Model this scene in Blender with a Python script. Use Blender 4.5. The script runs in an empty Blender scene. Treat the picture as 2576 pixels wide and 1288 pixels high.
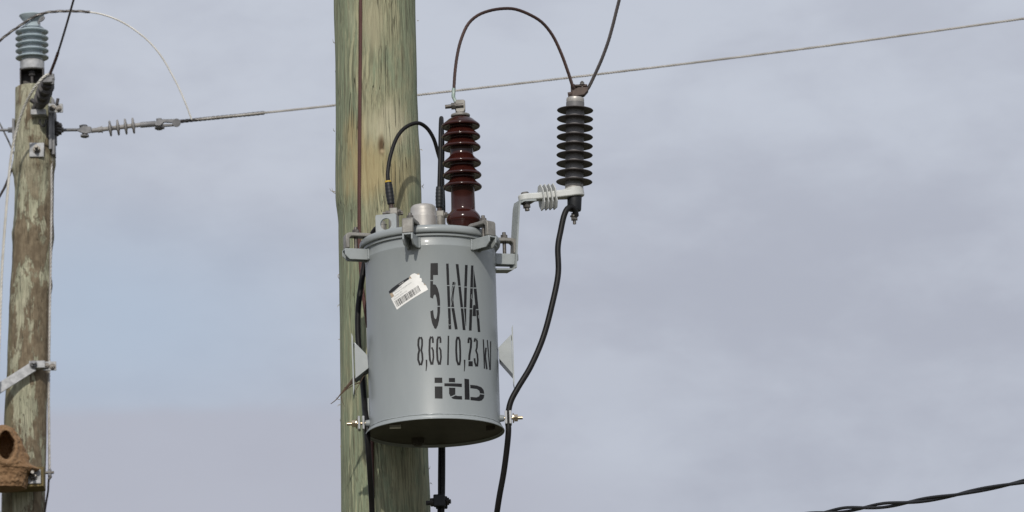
import bpy, bmesh, math, random
from mathutils import Vector, Matrix, noise
R = math.radians
random.seed(7)
scene = bpy.context.scene
COL = scene.collection

# ------------------------------------------------------------------ camera
ELEV, DIST, FPX, ROLL = R(13.6), 17.5, 17500.0, R(1.8)     # FPX: focal length in photo units (photo = 2576 x 1288 units)
fwd = Vector((0, math.cos(ELEV), math.sin(ELEV)))
r0 = Vector((1, 0, 0)); u0 = r0.cross(fwd)
rt = r0 * math.cos(ROLL) - u0 * math.sin(ROLL)
up = u0 * math.cos(ROLL) + r0 * math.sin(ROLL)
CAM = Vector((0, 0, 1.5 + DIST * math.sin(ELEV))) - fwd * DIST
cd = bpy.data.cameras.new('camera'); cam = bpy.data.objects.new('camera', cd); COL.objects.link(cam)
cam.matrix_world = Matrix(((rt.x, up.x, -fwd.x, CAM.x), (rt.y, up.y, -fwd.y, CAM.y), (rt.z, up.z, -fwd.z, CAM.z), (0, 0, 0, 1)))
cd.sensor_width = 36; cd.lens = 36 * FPX / 2576; cd.clip_start = 0.1; cd.clip_end = 3000
cd.dof.use_dof = True; cd.dof.focus_distance = DIST - 0.1; cd.dof.aperture_fstop = 40
scene.camera = cam

def at(px, py, Y):
    "world point at depth Y seen at photo position px, py (2576 x 1288)"
    d = fwd + rt * ((px - 1288) / FPX) + up * ((644 - py) / FPX)
    return CAM + d * ((Y - CAM.y) / d.y)
def ray(px, py):
    return (fwd + rt * ((px - 1288) / FPX) + up * ((644 - py) / FPX)).normalized()
def sc(Y): return (Y - CAM.y) / math.cos(ELEV) / FPX * 1.0    # metres per photo unit

# ------------------------------------------------------------------ light
SUN_EL, SUN_AZ = R(31), R(-5)
sl = bpy.data.lights.new('sun', 'SUN'); sun = bpy.data.objects.new('sun', sl); COL.objects.link(sun)
sl.energy = 2.5; sl.angle = R(1.1); sl.color = (1.0, 0.95, 0.87)
sd = Vector((-math.sin(SUN_AZ) * math.cos(SUN_EL), math.cos(SUN_AZ) * math.cos(SUN_EL), -math.sin(SUN_EL)))
sun.rotation_euler = sd.to_track_quat('-Z', 'Y').to_euler(); sun.location = (3, -20, 25)

scene.view_settings.view_transform = 'Standard'; scene.view_settings.look = 'None'
scene.view_settings.exposure = 0.0; scene.view_settings.gamma = 1.0

# ------------------------------------------------------------------ node helpers
class NT:
    def __init__(s, tree): s.t = tree; s.n = tree.nodes; s.l = tree.links
    def new(s, typ, **kw):
        n = s.n.new(typ)
        for k, v in kw.items(): setattr(n, k, v)
        return n
    def set(s, sock, v):
        if hasattr(v, 'links') or isinstance(v, bpy.types.NodeSocket): s.l.new(v, sock)
        else: sock.default_value = v
    def math(s, op, a, b=None, c=None, clamp=False):
        n = s.new('ShaderNodeMath', operation=op, use_clamp=clamp)
        s.set(n.inputs[0], a)
        if b is not None: s.set(n.inputs[1], b)
        if c is not None: s.set(n.inputs[2], c)
        return n.outputs[0]
    def vmath(s, op, a, b=None):
        n = s.new('ShaderNodeVectorMath', operation=op)
        s.set(n.inputs[0], a)
        if b is not None: s.set(n.inputs[1], b)
        return n.outputs['Value'] if op in ('LENGTH', 'DOT_PRODUCT', 'DISTANCE') else n.outputs[0]
    def noise(s, vec, scale, detail=4, rough=0.55, dist=0.0):
        n = s.new('ShaderNodeTexNoise'); s.l.new(vec, n.inputs['Vector'])
        n.inputs['Scale'].default_value = scale; n.inputs['Detail'].default_value = detail
        n.inputs['Roughness'].default_value = rough; n.inputs['Distortion'].default_value = dist
        return n.outputs[0]
    def ss(s, v, a, b, lo=0.0, hi=1.0):
        n = s.new('ShaderNodeMapRange', interpolation_type='SMOOTHSTEP')
        s.set(n.inputs[0], v); n.inputs[1].default_value = a; n.inputs[2].default_value = b
        n.inputs[3].default_value = lo; n.inputs[4].default_value = hi
        return n.outputs[0]
    def mix(s, f, a, b, blend='MIX'):
        n = s.new('ShaderNodeMix', data_type='RGBA', blend_type=blend)
        s.set(n.inputs[0], f)
        s.set(n.inputs[6], a if not isinstance(a, tuple) else (*a, 1)[:4])
        s.set(n.inputs[7], b if not isinstance(b, tuple) else (*b, 1)[:4])
        return n.outputs[2]
    def scaled(s, vec, k):
        return s.vmath('MULTIPLY', vec, k)
    def bump(s, h, strength, dist):
        n = s.new('ShaderNodeBump'); s.set(n.inputs['Height'], h)
        n.inputs['Strength'].default_value = strength; n.inputs['Distance'].default_value = dist
        return n.outputs[0]

# ------------------------------------------------------------------ sky
world = bpy.data.worlds.new('World'); scene.world = world; world.use_nodes = True
w = NT(world.node_tree); w.n.clear()
sky = w.new('ShaderNodeTexSky', sky_type='NISHITA', sun_disc=False, sun_elevation=SUN_EL, sun_rotation=math.pi - SUN_AZ)
g = w.new('ShaderNodeTexCoord').outputs['Generated']
def blob(px, py, sx, sy):
    "soft cloud area round one direction of the sky"
    d = ray(px, py)
    q = w.vmath('MULTIPLY', w.vmath('SUBTRACT', g, tuple(d)), (FPX / sx, FPX / sx, FPX / sy))
    return w.ss(w.vmath('LENGTH', q), 1.0, 0.0)
wob = w.noise(w.scaled(g, (22, 22, 44)), 1.0, 4, 0.5, 0.3)
fine = w.noise(w.scaled(g, (62, 62, 120)), 1.0, 6, 0.56, 0.2)
# height in the sky, warped by the cloud noise, makes the layered bands
cl_hi = (0.556, 0.588, 0.664); cl_lo = (0.434, 0.453, 0.526); blue = (0.435, 0.518, 0.640)
light_f = w.ss(w.math('ADD', w.math('MULTIPLY', wob, 0.56), w.math('MULTIPLY', fine, 0.44)), 0.36, 0.64)
sep = w.new('ShaderNodeSeparateXYZ'); w.l.new(g, sep.inputs[0])
hz = w.math('ADD', sep.outputs[2], w.math('MULTIPLY', w.math('SUBTRACT', wob, 0.5), 0.012))
top_f = w.ss(hz, ray(1288, 760).z, ray(1288, 200).z)
c = w.mix(w.math('ADD', w.math('MULTIPLY', light_f, 0.58), w.math('MULTIPLY', top_f, 0.46)), cl_lo, cl_hi)
bl = w.math('ADD', w.math('MULTIPLY', blob(330, 830, 900, 420), 0.95), w.math('MULTIPLY', blob(-100, 640, 700, 500), 0.4), clamp=True)
c = w.mix(w.math('MULTIPLY', bl, 0.8), c, blue)
bank = w.math('MULTIPLY', w.ss(hz, ray(400, 1005).z, ray(400, 1070).z), blob(300, 1290, 1700, 420))
bank = w.ss(bank, 0.0, 0.45)
c = w.mix(w.math('MULTIPLY', bank, 0.8), c, (0.452, 0.460, 0.530))
c = w.mix(w.math('MULTIPLY', blob(1500, 1120, 420, 130), w.math('MULTIPLY', fine, 0.7)), c, cl_hi)
c = w.mix(w.math('MULTIPLY', blob(2120, 950, 420, 110), w.math('MULTIPLY', fine, 0.6)), c, cl_hi)
cloud = w.vmath('SCALE', c)                                # thin cloud glows round the sun, behind the viewer
w.set(cloud.node.inputs['Scale'], w.math('MULTIPLY_ADD', w.ss(w.vmath('DOT_PRODUCT', g, tuple(-sd)), 0.15, 1.0), 5.5, 10.0))
allc = w.mix(0.94, sky.outputs[0], cloud)
bg = w.new('ShaderNodeBackground'); w.l.new(allc, bg.inputs[0]); bg.inputs[1].default_value = 0.1
w.l.new(bg.outputs[0], w.new('ShaderNodeOutputWorld').inputs[0])

# ------------------------------------------------------------------ materials
M = {}
def mat(name, base, rough=0.5, metal=0.0, base2=None, scale=40.0, stretch=(1, 1, 1), bump=0.0, bdist=0.001, spec=0.5, coat=0.0, spots=None, rvar=0.0):
    m = bpy.data.materials.new(name); m.use_nodes = True
    t = NT(m.node_tree); b = t.n['Principled BSDF']
    v = t.scaled(t.new('ShaderNodeTexCoord').outputs['Object'], stretch)
    n = t.noise(v, scale, 5, 0.6)
    col = t.mix(t.ss(n, 0.34, 0.66), base, base2 or tuple(x * 0.8 for x in base))
    if spots:
        col = t.mix(t.math('MULTIPLY', t.ss(t.noise(v, scale * spots[1], 4, 0.65), spots[2], spots[2] + 0.08), spots[3]), col, spots[0])
    t.set(b.inputs['Base Color'], col)
    b.inputs['Roughness'].default_value = rough
    if rvar: t.set(b.inputs['Roughness'], t.ss(t.noise(v, scale * 0.7, 4), 0.3, 0.7, rough - rvar, rough + rvar))
    b.inputs['Metallic'].default_value = metal
    b.inputs['Specular IOR Level'].default_value = spec
    b.inputs['Coat Weight'].default_value = coat; b.inputs['Coat Roughness'].default_value = 0.12
    if bump: t.set(b.inputs['Normal'], t.bump(t.noise(v, scale * 2.5, 5), bump, bdist))
    M[name] = m
    return m
mat('tank_paint', (0.270, 0.292, 0.292), 0.42, base2=(0.246, 0.268, 0.270), scale=9, stretch=(1, 1, 0.35), coat=0.15, bump=0.06, spots=((0.19, 0.19, 0.17), 9, 0.68, 0.4), rvar=0.07)
mat('bracket_paint', (0.305, 0.328, 0.325), 0.42, base2=(0.26, 0.282, 0.282), scale=22, coat=0.2, bump=0.08, spots=((0.22, 0.20, 0.17), 4, 0.66, 0.5))
mat('stencil_paint', (0.009, 0.009, 0.010), 0.55, base2=(0.014, 0.014, 0.014), scale=60, spec=0.25, spots=((0.24, 0.26, 0.26), 2.2, 0.735, 0.75))
mat('underside_shade', (0.052, 0.044, 0.032), 0.6, base2=(0.034, 0.029, 0.019), scale=14)  # shade below the tank painted in as a dark base colour
mat('cast_metal', (0.27, 0.26, 0.235), 0.55, 0.35, base2=(0.19, 0.18, 0.16), scale=45, bump=0.25)
mat('bolt_metal', (0.17, 0.16, 0.145), 0.5, 0.6, base2=(0.10, 0.09, 0.08), scale=70, bump=0.2)
mat('galvanised', (0.40, 0.405, 0.41), 0.6, 0.15, base2=(0.25, 0.255, 0.26), scale=30, bump=0.12, spots=((0.27, 0.26, 0.25), 2, 0.62, 0.6))
mat('line_fitting', (0.20, 0.20, 0.205), 0.6, 0.15, base2=(0.13, 0.13, 0.135), scale=25, bump=0.15)
mat('dark_fitting', (0.055, 0.05, 0.048), 0.55, 0.3, base2=(0.032, 0.03, 0.03), scale=25, bump=0.15)
mat('brass_bolt', (0.50, 0.42, 0.30), 0.3, 0.85, base2=(0.33, 0.26, 0.18), scale=60)
mat('bronze', (0.080, 0.052, 0.040), 0.6, 0.2, base2=(0.045, 0.031, 0.026), scale=70, bump=0.25)
mat('aluminium_cap', (0.44, 0.42, 0.39), 0.5, 0.35, base2=(0.34, 0.32, 0.295), scale=18, stretch=(1, 1, 0.4), bump=0.06, rvar=0.08)
mat('porcelain_brown', (0.038, 0.0090, 0.0064), 0.16, base2=(0.024, 0.0060, 0.0045), scale=12, coat=0.0, spec=0.34)
mat('porcelain_grey', (0.41, 0.475, 0.505), 0.2, base2=(0.35, 0.415, 0.445), scale=14, coat=0.4)
mat('silicone_grey', (0.078, 0.068, 0.066), 0.5, base2=(0.058, 0.049, 0.047), scale=20, rvar=0.06)
mat('silicone_core', (0.155, 0.150, 0.150), 0.5, base2=(0.12, 0.116, 0.116), scale=20)
mat('silicone_dark', (0.060, 0.055, 0.054), 0.55, base2=(0.042, 0.038, 0.038), scale=20)
mat('silicone_light', (0.27, 0.257, 0.243), 0.55, base2=(0.22, 0.21, 0.20), scale=20)
mat('bracket_polymer', (0.58, 0.59, 0.565), 0.5, base2=(0.51, 0.52, 0.50), scale=26, bump=0.05)
mat('fin_polymer', (0.50, 0.51, 0.49), 0.5, base2=(0.43, 0.44, 0.42), scale=26)
mat('black_rubber', (0.008, 0.0078, 0.008), 0.48, base2=(0.012, 0.011, 0.011), scale=40, bump=0.06, spec=0.2, spots=((0.04, 0.035, 0.03), 1.5, 0.68, 0.4))
mat('black_tape', (0.014, 0.015, 0.017), 0.5, base2=(0.009, 0.010, 0.012), scale=60, bump=0.3, spec=0.35)
mat('yellow_tape', (0.62, 0.40, 0.03), 0.5)
mat('copper_brown', (0.075, 0.043, 0.036), 0.5, 0.35, base2=(0.05, 0.031, 0.028), scale=30)
mat('copper_red', (0.105, 0.043, 0.034), 0.55, 0.2, base2=(0.08, 0.033, 0.028), scale=12)
mat('tinned_lug', (0.36, 0.42, 0.38), 0.5, 0.3, base2=(0.22, 0.30, 0.26), scale=90, bump=0.3)
mat('aluminium_wire', (0.47, 0.45, 0.42), 0.45, 0.35, base2=(0.33, 0.31, 0.28), scale=15)
mat('pale_wire', (0.62, 0.60, 0.55), 0.45, 0.25, base2=(0.50, 0.48, 0.43), scale=15)
mat('dark_wire', (0.055, 0.045, 0.042), 0.5, 0.3, base2=(0.035, 0.03, 0.028), scale=15)
mat('paper_white', (0.80, 0.79, 0.75), 0.45, base2=(0.74, 0.73, 0.69), scale=50)
mat('paper_torn', (0.46, 0.36, 0.25), 0.8, base2=(0.36, 0.28, 0.20), scale=120)
mat('print_black', (0.014, 0.014, 0.016), 0.45)
mat('print_grey', (0.30, 0.30, 0.30), 0.5)
mat('mud', (0.235, 0.140, 0.070), 0.95, base2=(0.170, 0.096, 0.045), scale=26, bump=0.7, bdist=0.010, spots=((0.30, 0.20, 0.125), 3, 0.60, 0.8))
mat('dry_leaf', (0.10, 0.062, 0.036), 0.8, base2=(0.055, 0.036, 0.024), scale=80)
mat('straw', (0.40, 0.33, 0.20), 0.8)

def wood(name, light, tan, dark, knot=None, mottled=False):
    m = bpy.data.materials.new(name); m.use_nodes = True
    t = NT(m.node_tree); b = t.n['Principled BSDF']
    o = t.new('ShaderNodeTexCoord').outputs['Object']
    warp = t.new('ShaderNodeTexNoise'); t.l.new(t.scaled(o, (3, 3, 1.2)), warp.inputs['Vector']); warp.inputs['Scale'].default_value = 2.2
    ow = t.vmath('ADD', o, t.vmath('MULTIPLY', t.vmath('SUBTRACT', warp.outputs['Color'], (0.5, 0.5, 0.5)), (0.035, 0.035, 0.0)))
    big = t.noise(t.scaled(o, (1, 1, 0.45)), 7.5, 5, 0.6, 0.4)
    mid = t.noise(t.scaled(ow, (1, 1, 0.13)), 42, 5, 0.65)
    grain = t.noise(t.scaled(ow, (1, 1, 0.032)), 210, 4, 0.65)
    hair = t.noise(t.scaled(ow, (1, 1, 0.02)), 560, 3, 0.6)
    fleck = t.noise(t.scaled(ow, (1, 1, 0.14)), 85, 5, 0.72)
    split = t.noise(t.scaled(ow, (1, 1, 0.022)), 62, 2, 0.5)
    sx = t.new('ShaderNodeSeparateXYZ'); t.l.new(o, sx.inputs[0])
    # the preservative has stayed greener on the two flanks
    flank = t.math('ADD', t.ss(sx.outputs[0], -0.035, -0.085), t.ss(sx.outputs[0], 0.04, 0.09))
    blot = t.noise(t.scaled(ow, (1, 1, 0.3)), 26, 5, 0.65)
    fac = t.math('SUBTRACT', t.math('ADD', t.math('MULTIPLY', big, 0.5), t.math('MULTIPLY', blot, 0.5)), t.math('MULTIPLY', flank, 0.10))
    col = t.mix(t.ss(fac, 0.41, 0.55), light, tan)
    col = t.mix(t.math('MULTIPLY', t.ss(mid, 0.50, 0.70), 0.55), col, dark)
    col = t.mix(t.math('MULTIPLY', t.ss(grain, 0.46, 0.60), 0.70), col, tuple(x * 0.46 for x in tan))
    pale = t.noise(t.scaled(ow, (1, 1, 0.05)), 120, 4, 0.65)
    col = t.mix(t.math('MULTIPLY', t.ss(pale, 0.52, 0.66), 0.6), col, tuple(min(x * 1.55, 0.62) for x in tan))
    col = t.mix(t.math('MULTIPLY', t.ss(hair, 0.52, 0.68), 0.45), col, tuple(min(x * 1.45, 0.62) for x in light))
    col = t.mix(t.math('MULTIPLY', t.ss(fleck, 0.615, 0.675), 0.52), col, (0.075, 0.062, 0.040))
    h = t.math('ADD', t.math('MULTIPLY', grain, 0.7), t.math('MULTIPLY', mid, 0.5))
    if mottled:      # bark left on: brown skin with pale peeled patches
        sepo = t.new('ShaderNodeSeparateXYZ'); t.l.new(o, sepo.inputs[0])
        pz = t.noise(t.scaled(ow, (1, 1, 0.30)), 13.0, 7, 0.68, 0.35)
        pf = t.noise(t.scaled(ow, (1, 1, 0.55)), 60.0, 4, 0.7)
        strip = t.ss(t.math('ABSOLUTE', t.math('ADD', sepo.outputs[0], t.math('MULTIPLY', t.math('SUBTRACT', big, 0.5), 0.16))), 0.075, 0.0)
        skin = t.mix(t.ss(t.noise(t.scaled(o, (1, 1, 0.6)), 38, 5, 0.65), 0.35, 0.68), (0.135, 0.103, 0.066), (0.225, 0.180, 0.118))
        skin = t.mix(t.math('MULTIPLY', t.ss(grain, 0.45, 0.65), 0.35), skin, (0.085, 0.070, 0.048))
        skin = t.mix(t.math('MULTIPLY', t.ss(sepo.outputs[0], -0.03, -0.09), 0.6), skin, (0.170, 0.165, 0.095))
        pv = t.math('ADD', t.math('ADD', pz, t.math('MULTIPLY', strip, 0.075)), t.math('MULTIPLY', t.math('SUBTRACT', pf, 0.5), 0.24))
        peel = t.ss(pv, 0.530, 0.595)
        # the upper end has lost nearly all its bark
        peel = t.math('MAXIMUM', peel, t.math('MULTIPLY', t.ss(sepo.outputs[2], mottled - 0.75, mottled - 0.15), t.ss(pv, 0.40, 0.50)))
        col = t.mix(t.math('MULTIPLY', peel, 0.88), skin, col)
        h = t.math('SUBTRACT', h, t.math('MULTIPLY', peel, 0.5))
    if knot:
        for (k, sx, sz, ccol, amt) in knot:      # growth marks
            q = t.vmath('LENGTH', t.vmath('MULTIPLY', t.vmath('SUBTRACT', ow if sx > 0.03 else o, tuple(k)), (1 / sx, 1 / sx, 1 / sz)))
            f = t.math('MULTIPLY', t.ss(t.math('ADD', q, t.math('MULTIPLY', t.math('SUBTRACT', mid, 0.5), 1.3 if sx > 0.03 else 0.4)), 1.05, 0.25), amt)
            col = t.mix(f, col, ccol, 'MIX')
    crack = t.ss(t.math('ABSOLUTE', t.math('SUBTRACT', split, 0.5)), 0.0, 0.013)
    gate = t.ss(t.noise(t.scaled(o, (1, 1, 0.35)), 12.0, 2), 0.46, 0.54)
    cr = t.math('MULTIPLY', t.math('SUBTRACT', 1.0, crack), gate)
    col = t.mix(t.math('MULTIPLY', cr, 0.62), col, (0.05, 0.042, 0.028))
    h = t.math('SUBTRACT', h, t.math('MULTIPLY', cr, 1.2))
    t.set(b.inputs['Base Color'], col); b.inputs['Roughness'].default_value = 0.82; b.inputs['Specular IOR Level'].default_value = 0.25
    t.set(b.inputs['Normal'], t.bump(h, 0.8, 0.006))
    M[name] = m
KP = at(962, 380, 0.19)
KB = Vector((at(971, 644, 0.305).x, 0.305, 0))              # base of the main pole, origin of its coordinates
def kp(px, py): return tuple(at(px, py, 0.20) - KB)
wood('timber_main', (0.208, 0.238, 0.155), (0.298, 0.286, 0.180), (0.135, 0.136, 0.090),
     knot=[(kp(990, 320), 0.075, 0.085, (0.46, 0.42, 0.29), 0.7), (kp(940, 430), 0.13, 0.10, (0.38, 0.285, 0.135), 0.55), (kp(880, 330), 0.05, 0.075, (0.36, 0.24, 0.10), 0.5), (kp(1012, 345), 0.022, 0.03, (0.22, 0.12, 0.05), 0.8),
           (kp(959, 366), 0.013, 0.036, (0.085, 0.05, 0.024), 0.95), (kp(1010, 336), 0.010, 0.026, (0.10, 0.055, 0.024), 0.9), (kp(1026, 462), 0.006, 0.012, (0.06, 0.04, 0.022), 0.9), (kp(1003, 490), 0.007, 0.018, (0.08, 0.055, 0.03), 0.8), (kp(962, 381), 0.0085, 0.0085, (0.46, 0.36, 0.22), 1.0), (kp(935, 60), 0.05, 0.10, (0.36, 0.33, 0.22), 0.6), (kp(872, 40), 0.03, 0.09, (0.40, 0.38, 0.27), 0.55), (kp(866, 130), 0.03, 0.07, (0.13, 0.15, 0.095), 0.6), (kp(1010, 500), 0.05, 0.10, (0.20, 0.17, 0.09), 0.45)])
LP_TOP = at(88, 225, 17.0).z
wood('timber_mottled', (0.330, 0.335, 0.235), (0.390, 0.375, 0.270), (0.225, 0.215, 0.145), mottled=LP_TOP)
wood('timber_beam', (0.17, 0.135, 0.062), (0.20, 0.150, 0.070), (0.11, 0.085, 0.042))

# ------------------------------------------------------------------ mesh builder
def smooth_path(pts, step):
    "Catmull-Rom through the points, resampled at about step metres"
    pts = [Vector(p) for p in pts]
    P = [pts[0] * 2 - pts[1]] + pts + [pts[-1] * 2 - pts[-2]]
    out = []
    for i in range(1, len(P) - 2):
        a, b, c_, d = P[i - 1], P[i], P[i + 1], P[i + 2]
        n = max(2, int((c_ - b).length / step))
        for k in range(n):
            t = k / n
            out.append(0.5 * ((2 * b) + (c_ - a) * t + (2 * a - 5 * b + 4 * c_ - d) * t * t + (3 * b - a - 3 * c_ + d) * t ** 3))
    out.append(pts[-1])
    return out
def frames(path):
    n = len(path); T = [(path[min(i + 1, n - 1)] - path[max(i - 1, 0)]).normalized() for i in range(n)]
    a = Vector((0, 1, 0)) if abs(T[0].y) < 0.9 else Vector((1, 0, 0))
    N = (a - T[0] * a.dot(T[0])).normalized(); out = []
    for t in T:
        N = (N - t * N.dot(t)).normalized(); out.append((N, t.cross(N)))
    return out
class MB:
    def __init__(s): s.v = []; s.f = []
    def add(s, v, f):
        k = len(s.v); s.v += [Vector(x) for x in v]; s.f += [tuple(i + k for i in q) for q in f]; return s
    def rings(s, rings, cap=True, closed=True):
        n = len(rings[0]); v = [p for r_ in rings for p in r_]; f = []
        for i in range(len(rings) - 1):
            for j in range(n if closed else n - 1):
                j2 = (j + 1) % n
                f.append((i * n + j, i * n + j2, (i + 1) * n + j2, (i + 1) * n + j))
        if cap: f.append(tuple(range(n - 1, -1, -1))); f.append(tuple(range((len(rings) - 1) * n, len(rings) * n)))
        return s.add(v, f)
    def tube(s, path, r, n=10):
        fr = frames(path); rs = []
        for i, (p, (a, b)) in enumerate(zip(path, fr)):
            rr = r(i / (len(path) - 1)) if callable(r) else r
            rs.append([p + a * (rr * math.cos(2 * math.pi * j / n)) + b * (rr * math.sin(2 * math.pi * j / n)) for j in range(n)])
        return s.rings(rs)
    def cyl(s, a, b, ra, rb=None, n=24):
        a, b = Vector(a), Vector(b)
        return s.tube([a, b], (lambda t: ra + ((rb if rb is not None else ra) - ra) * t), n)
    def strands(s, path, Rr, ns, pitch, n=6):
        fr = frames(path); L = 0; rs = [[] for _ in range(ns)]
        for i, (p, (a, b)) in enumerate(zip(path, fr)):
            if i: L += (p - path[i - 1]).length
            for k in range(ns):
                th = 2 * math.pi * (k / ns + L / pitch)
                rs[k].append(p + (a * math.cos(th) + b * math.sin(th)) * Rr)
        rad = Rr * math.sin(math.pi / ns) * 1.08 if ns > 2 else Rr
        for q in rs: s.tube(q, rad, n)
        if ns > 3: s.tube(path, Rr * 0.85, n)
        return s
    def lathe(s, prof, n=64):
        "prof: list of (centre point, axis unit vector, radius)"
        rs = []
        for (p, ax, r_) in prof:
            a = (Vector((1, 0, 0)) - ax * ax.x).normalized(); b = ax.cross(a)
            r_ = max(r_, 1e-5)
            rs.append([p + a * (r_ * math.cos(2 * math.pi * j / n)) + b * (r_ * math.sin(2 * math.pi * j / n)) for j in range(n)])
        return s.rings(rs)
    def prism(s, poly, o, ex, ey, ez, t):
        "poly in the plane ex, ey at o; thickness t along ez"
        o, ex, ey, ez = Vector(o), Vector(ex), Vector(ey), Vector(ez)
        n = len(poly); a = [o + ex * x + ey * y for x, y in poly]; b = [p + ez * t for p in a]
        return s.add(a + b, [tuple(range(n - 1, -1, -1)), tuple(range(n, 2 * n))] + [(i, (i + 1) % n, n + (i + 1) % n, n + i) for i in range(n)])
    def box(s, c_, size, ex=(1, 0, 0), ey=(0, 1, 0), ez=(0, 0, 1)):
        x, y, z = size; c_ = Vector(c_)
        return s.prism([(-x / 2, -y / 2), (x / 2, -y / 2), (x / 2, y / 2), (-x / 2, y / 2)], c_ - Vector(ez) * (z / 2), ex, ey, ez, z)
    def build(s, name, m, parent=None, loc=None, ang=38, bevel=0.0, seg=2):
        root = parent
        off = Vector(loc) if loc is not None else (worldloc(parent) if parent is not None else (s.v[0].copy() if s.v else Vector()))
        me = bpy.data.meshes.new(name); me.from_pydata([v - off for v in s.v], [], s.f); 
        bm = bmesh.new(); bm.from_mesh(me); bmesh.ops.recalc_face_normals(bm, faces=bm.faces); bm.to_mesh(me); bm.free()
        me.polygons.foreach_set('use_smooth', [True] * len(me.polygons)); me.set_sharp_from_angle(angle=R(ang))
        me.materials.append(M[m]); me.update()
        ob = bpy.data.objects.new(name, me); COL.objects.link(ob)
        if parent is not None:
            ob.parent = parent; ob.location = off - worldloc(parent)
        else: ob.location = off
        if bevel:
            bv = ob.modifiers.new('bevel', 'BEVEL'); bv.width = bevel; bv.segments = seg; bv.limit_method = 'ANGLE'; bv.angle_limit = R(40); bv.harden_normals = False
        return ob
def worldloc(o):
    v = Vector(o.location)
    while o.parent is not None: o = o.parent; v += Vector(o.location)
    return v
def thing(name, loc, label, cat, group=None):
    o = bpy.data.objects.new(name, None); COL.objects.link(o); o.location = loc; o.empty_display_size = 0.05
    return tag(o, label, cat, group)
def tag(o, label=None, cat=None, group=None, kind=None):
    if label: o['label'] = label
    if cat: o['category'] = cat
    if group: o['group'] = group
    if kind: o['kind'] = kind
    return o
def axis_prof(pts, Y, prof):
    "pts: two photo points of an axis at depth Y; prof: list of (photo y, radius in photo units)"
    (xa, ya), (xb, yb) = pts; k = sc(Y)
    ax = (at(xa, ya, Y) - at(xb, yb, Y)).normalized()
    return [(at(xa + (xb - xa) * (y - ya) / (yb - ya), y, Y), ax, r_ * k) for y, r_ in prof]
Z = Vector((0, 0, 1))
def hexbolt(mb, a, d, shank, r, nut=0.010, tail=0.0, rs=None):
    "hexagon nut at a along d with a stud end"
    a, d = Vector(a), Vector(d).normalized()
    mb.cyl(a, a + d * nut * 0.18, r * 1.25, n=20); mb.cyl(a + d * nut * 0.18, a + d * nut, r, n=6)
    mb.cyl(a - d * shank, a + d * (nut + tail), rs or r * 0.52, n=14)

# ------------------------------------------------------------------ ground
mat('ground_grass', (0.055, 0.060, 0.026), 0.95, base2=(0.085, 0.070, 0.042), scale=0.6, bump=0.5, bdist=0.03, spots=((0.12, 0.09, 0.06), 3, 0.6, 0.7))
mb = MB(); n = 96; rad = [0.0001, 4, 15, 40, 120, 400, 1200]
mb.rings([[Vector((r_ * math.cos(2 * math.pi * j / n), r_ * math.sin(2 * math.pi * j / n), 0.25 * noise.noise(Vector((r_ * math.cos(2 * math.pi * j / n), r_ * math.sin(2 * math.pi * j / n), 0)) * 0.02))) for j in range(n)] for r_ in rad], cap=False)
tag(mb.build('ground', 'ground_grass', loc=(0, 0, 0)), kind='structure')

# ------------------------------------------------------------------ timber poles
def interp(tab, y):
    if y <= tab[0][1]: a, b = tab[0], tab[1]
    elif y >= tab[-1][1]: a, b = tab[0], tab[-1]; return b[0] + (y - b[1]) * (b[0] - a[0]) / (b[1] - a[1])
    else:
        for a, b in zip(tab, tab[1:]):
            if a[1] <= y <= b[1]: break
        t = (y - a[1]) / (b[1] - a[1]); t = t * t * (3 - 2 * t)
        return a[0] + (b[0] - a[0]) * t
    return a[0] + (y - a[1]) * (tab[-1][0] - tab[0][0]) / (tab[-1][1] - tab[0][1])
def pole_mesh(left, right, Y, y_top, seed, amp, n=144):
    ys = []
    y = y_top
    while True:
        p = at((interp(left, y) + interp(right, y)) / 2, y, Y)
        if p.z < -0.4: break
        ys.append(y); y += 3.0 if -30 < y < 1330 else 60
    k = sc(Y); rs = []
    for y in ys:
        l, r_ = interp(left, y), interp(right, y); c_ = at((l + r_) / 2, y, Y); rr = (r_ - l) / 2 * k
        ring = []
        for j in range(n):
            th = 2 * math.pi * j / n; d = Vector((math.cos(th), math.sin(th), 0))
            q = Vector((d.x * 2.2 + seed, d.y * 2.2, c_.z * 1.6))
            q2 = Vector((d.x * 9 + seed, d.y * 9, c_.z * 1.5))
            side = 1 - abs(d.x) ** 3 * 0.75
            ring.append(c_ + d * (rr * (1 + side * (amp * noise.noise(q) + amp * 0.28 * noise.noise(q2)))))
        rs.append(ring)
    top = rs[0]; c_ = sum(top, Vector()) / n
    rs.insert(0, [c_ + (p - c_) * 0.90 + Z * 0.006 for p in top])
    mb = MB(); mb.rings(rs)
    return mb
MLEFT = [(838.6, 0), (843, 176), (844, 307), (843, 440), (843.5, 489), (851, 566), (853.5, 733), (855, 811), (857, 1030), (859, 1288)]
MRIGHT = [(1046, 0), (1049.7, 220), (1052.7, 316), (1058.4, 417), (1060.6, 514), (1070, 850), (1076.3, 1131), (1082, 1288)]
PY = 0.305
pb = at(971, 644, PY)
pole = thing('utility_pole', (pb.x, PY, 0), 'thick greenish treated timber pole with grain and a knot, carrying the grey transformer', 'utility pole')
mb = pole_mesh(MLEFT, MRIGHT, PY, -2600, 3.1, 0.016)
shaft = mb.build('shaft', 'timber_main', pole, ang=60)
mb = MB()                                                   # torn fibres along the two edges
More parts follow.
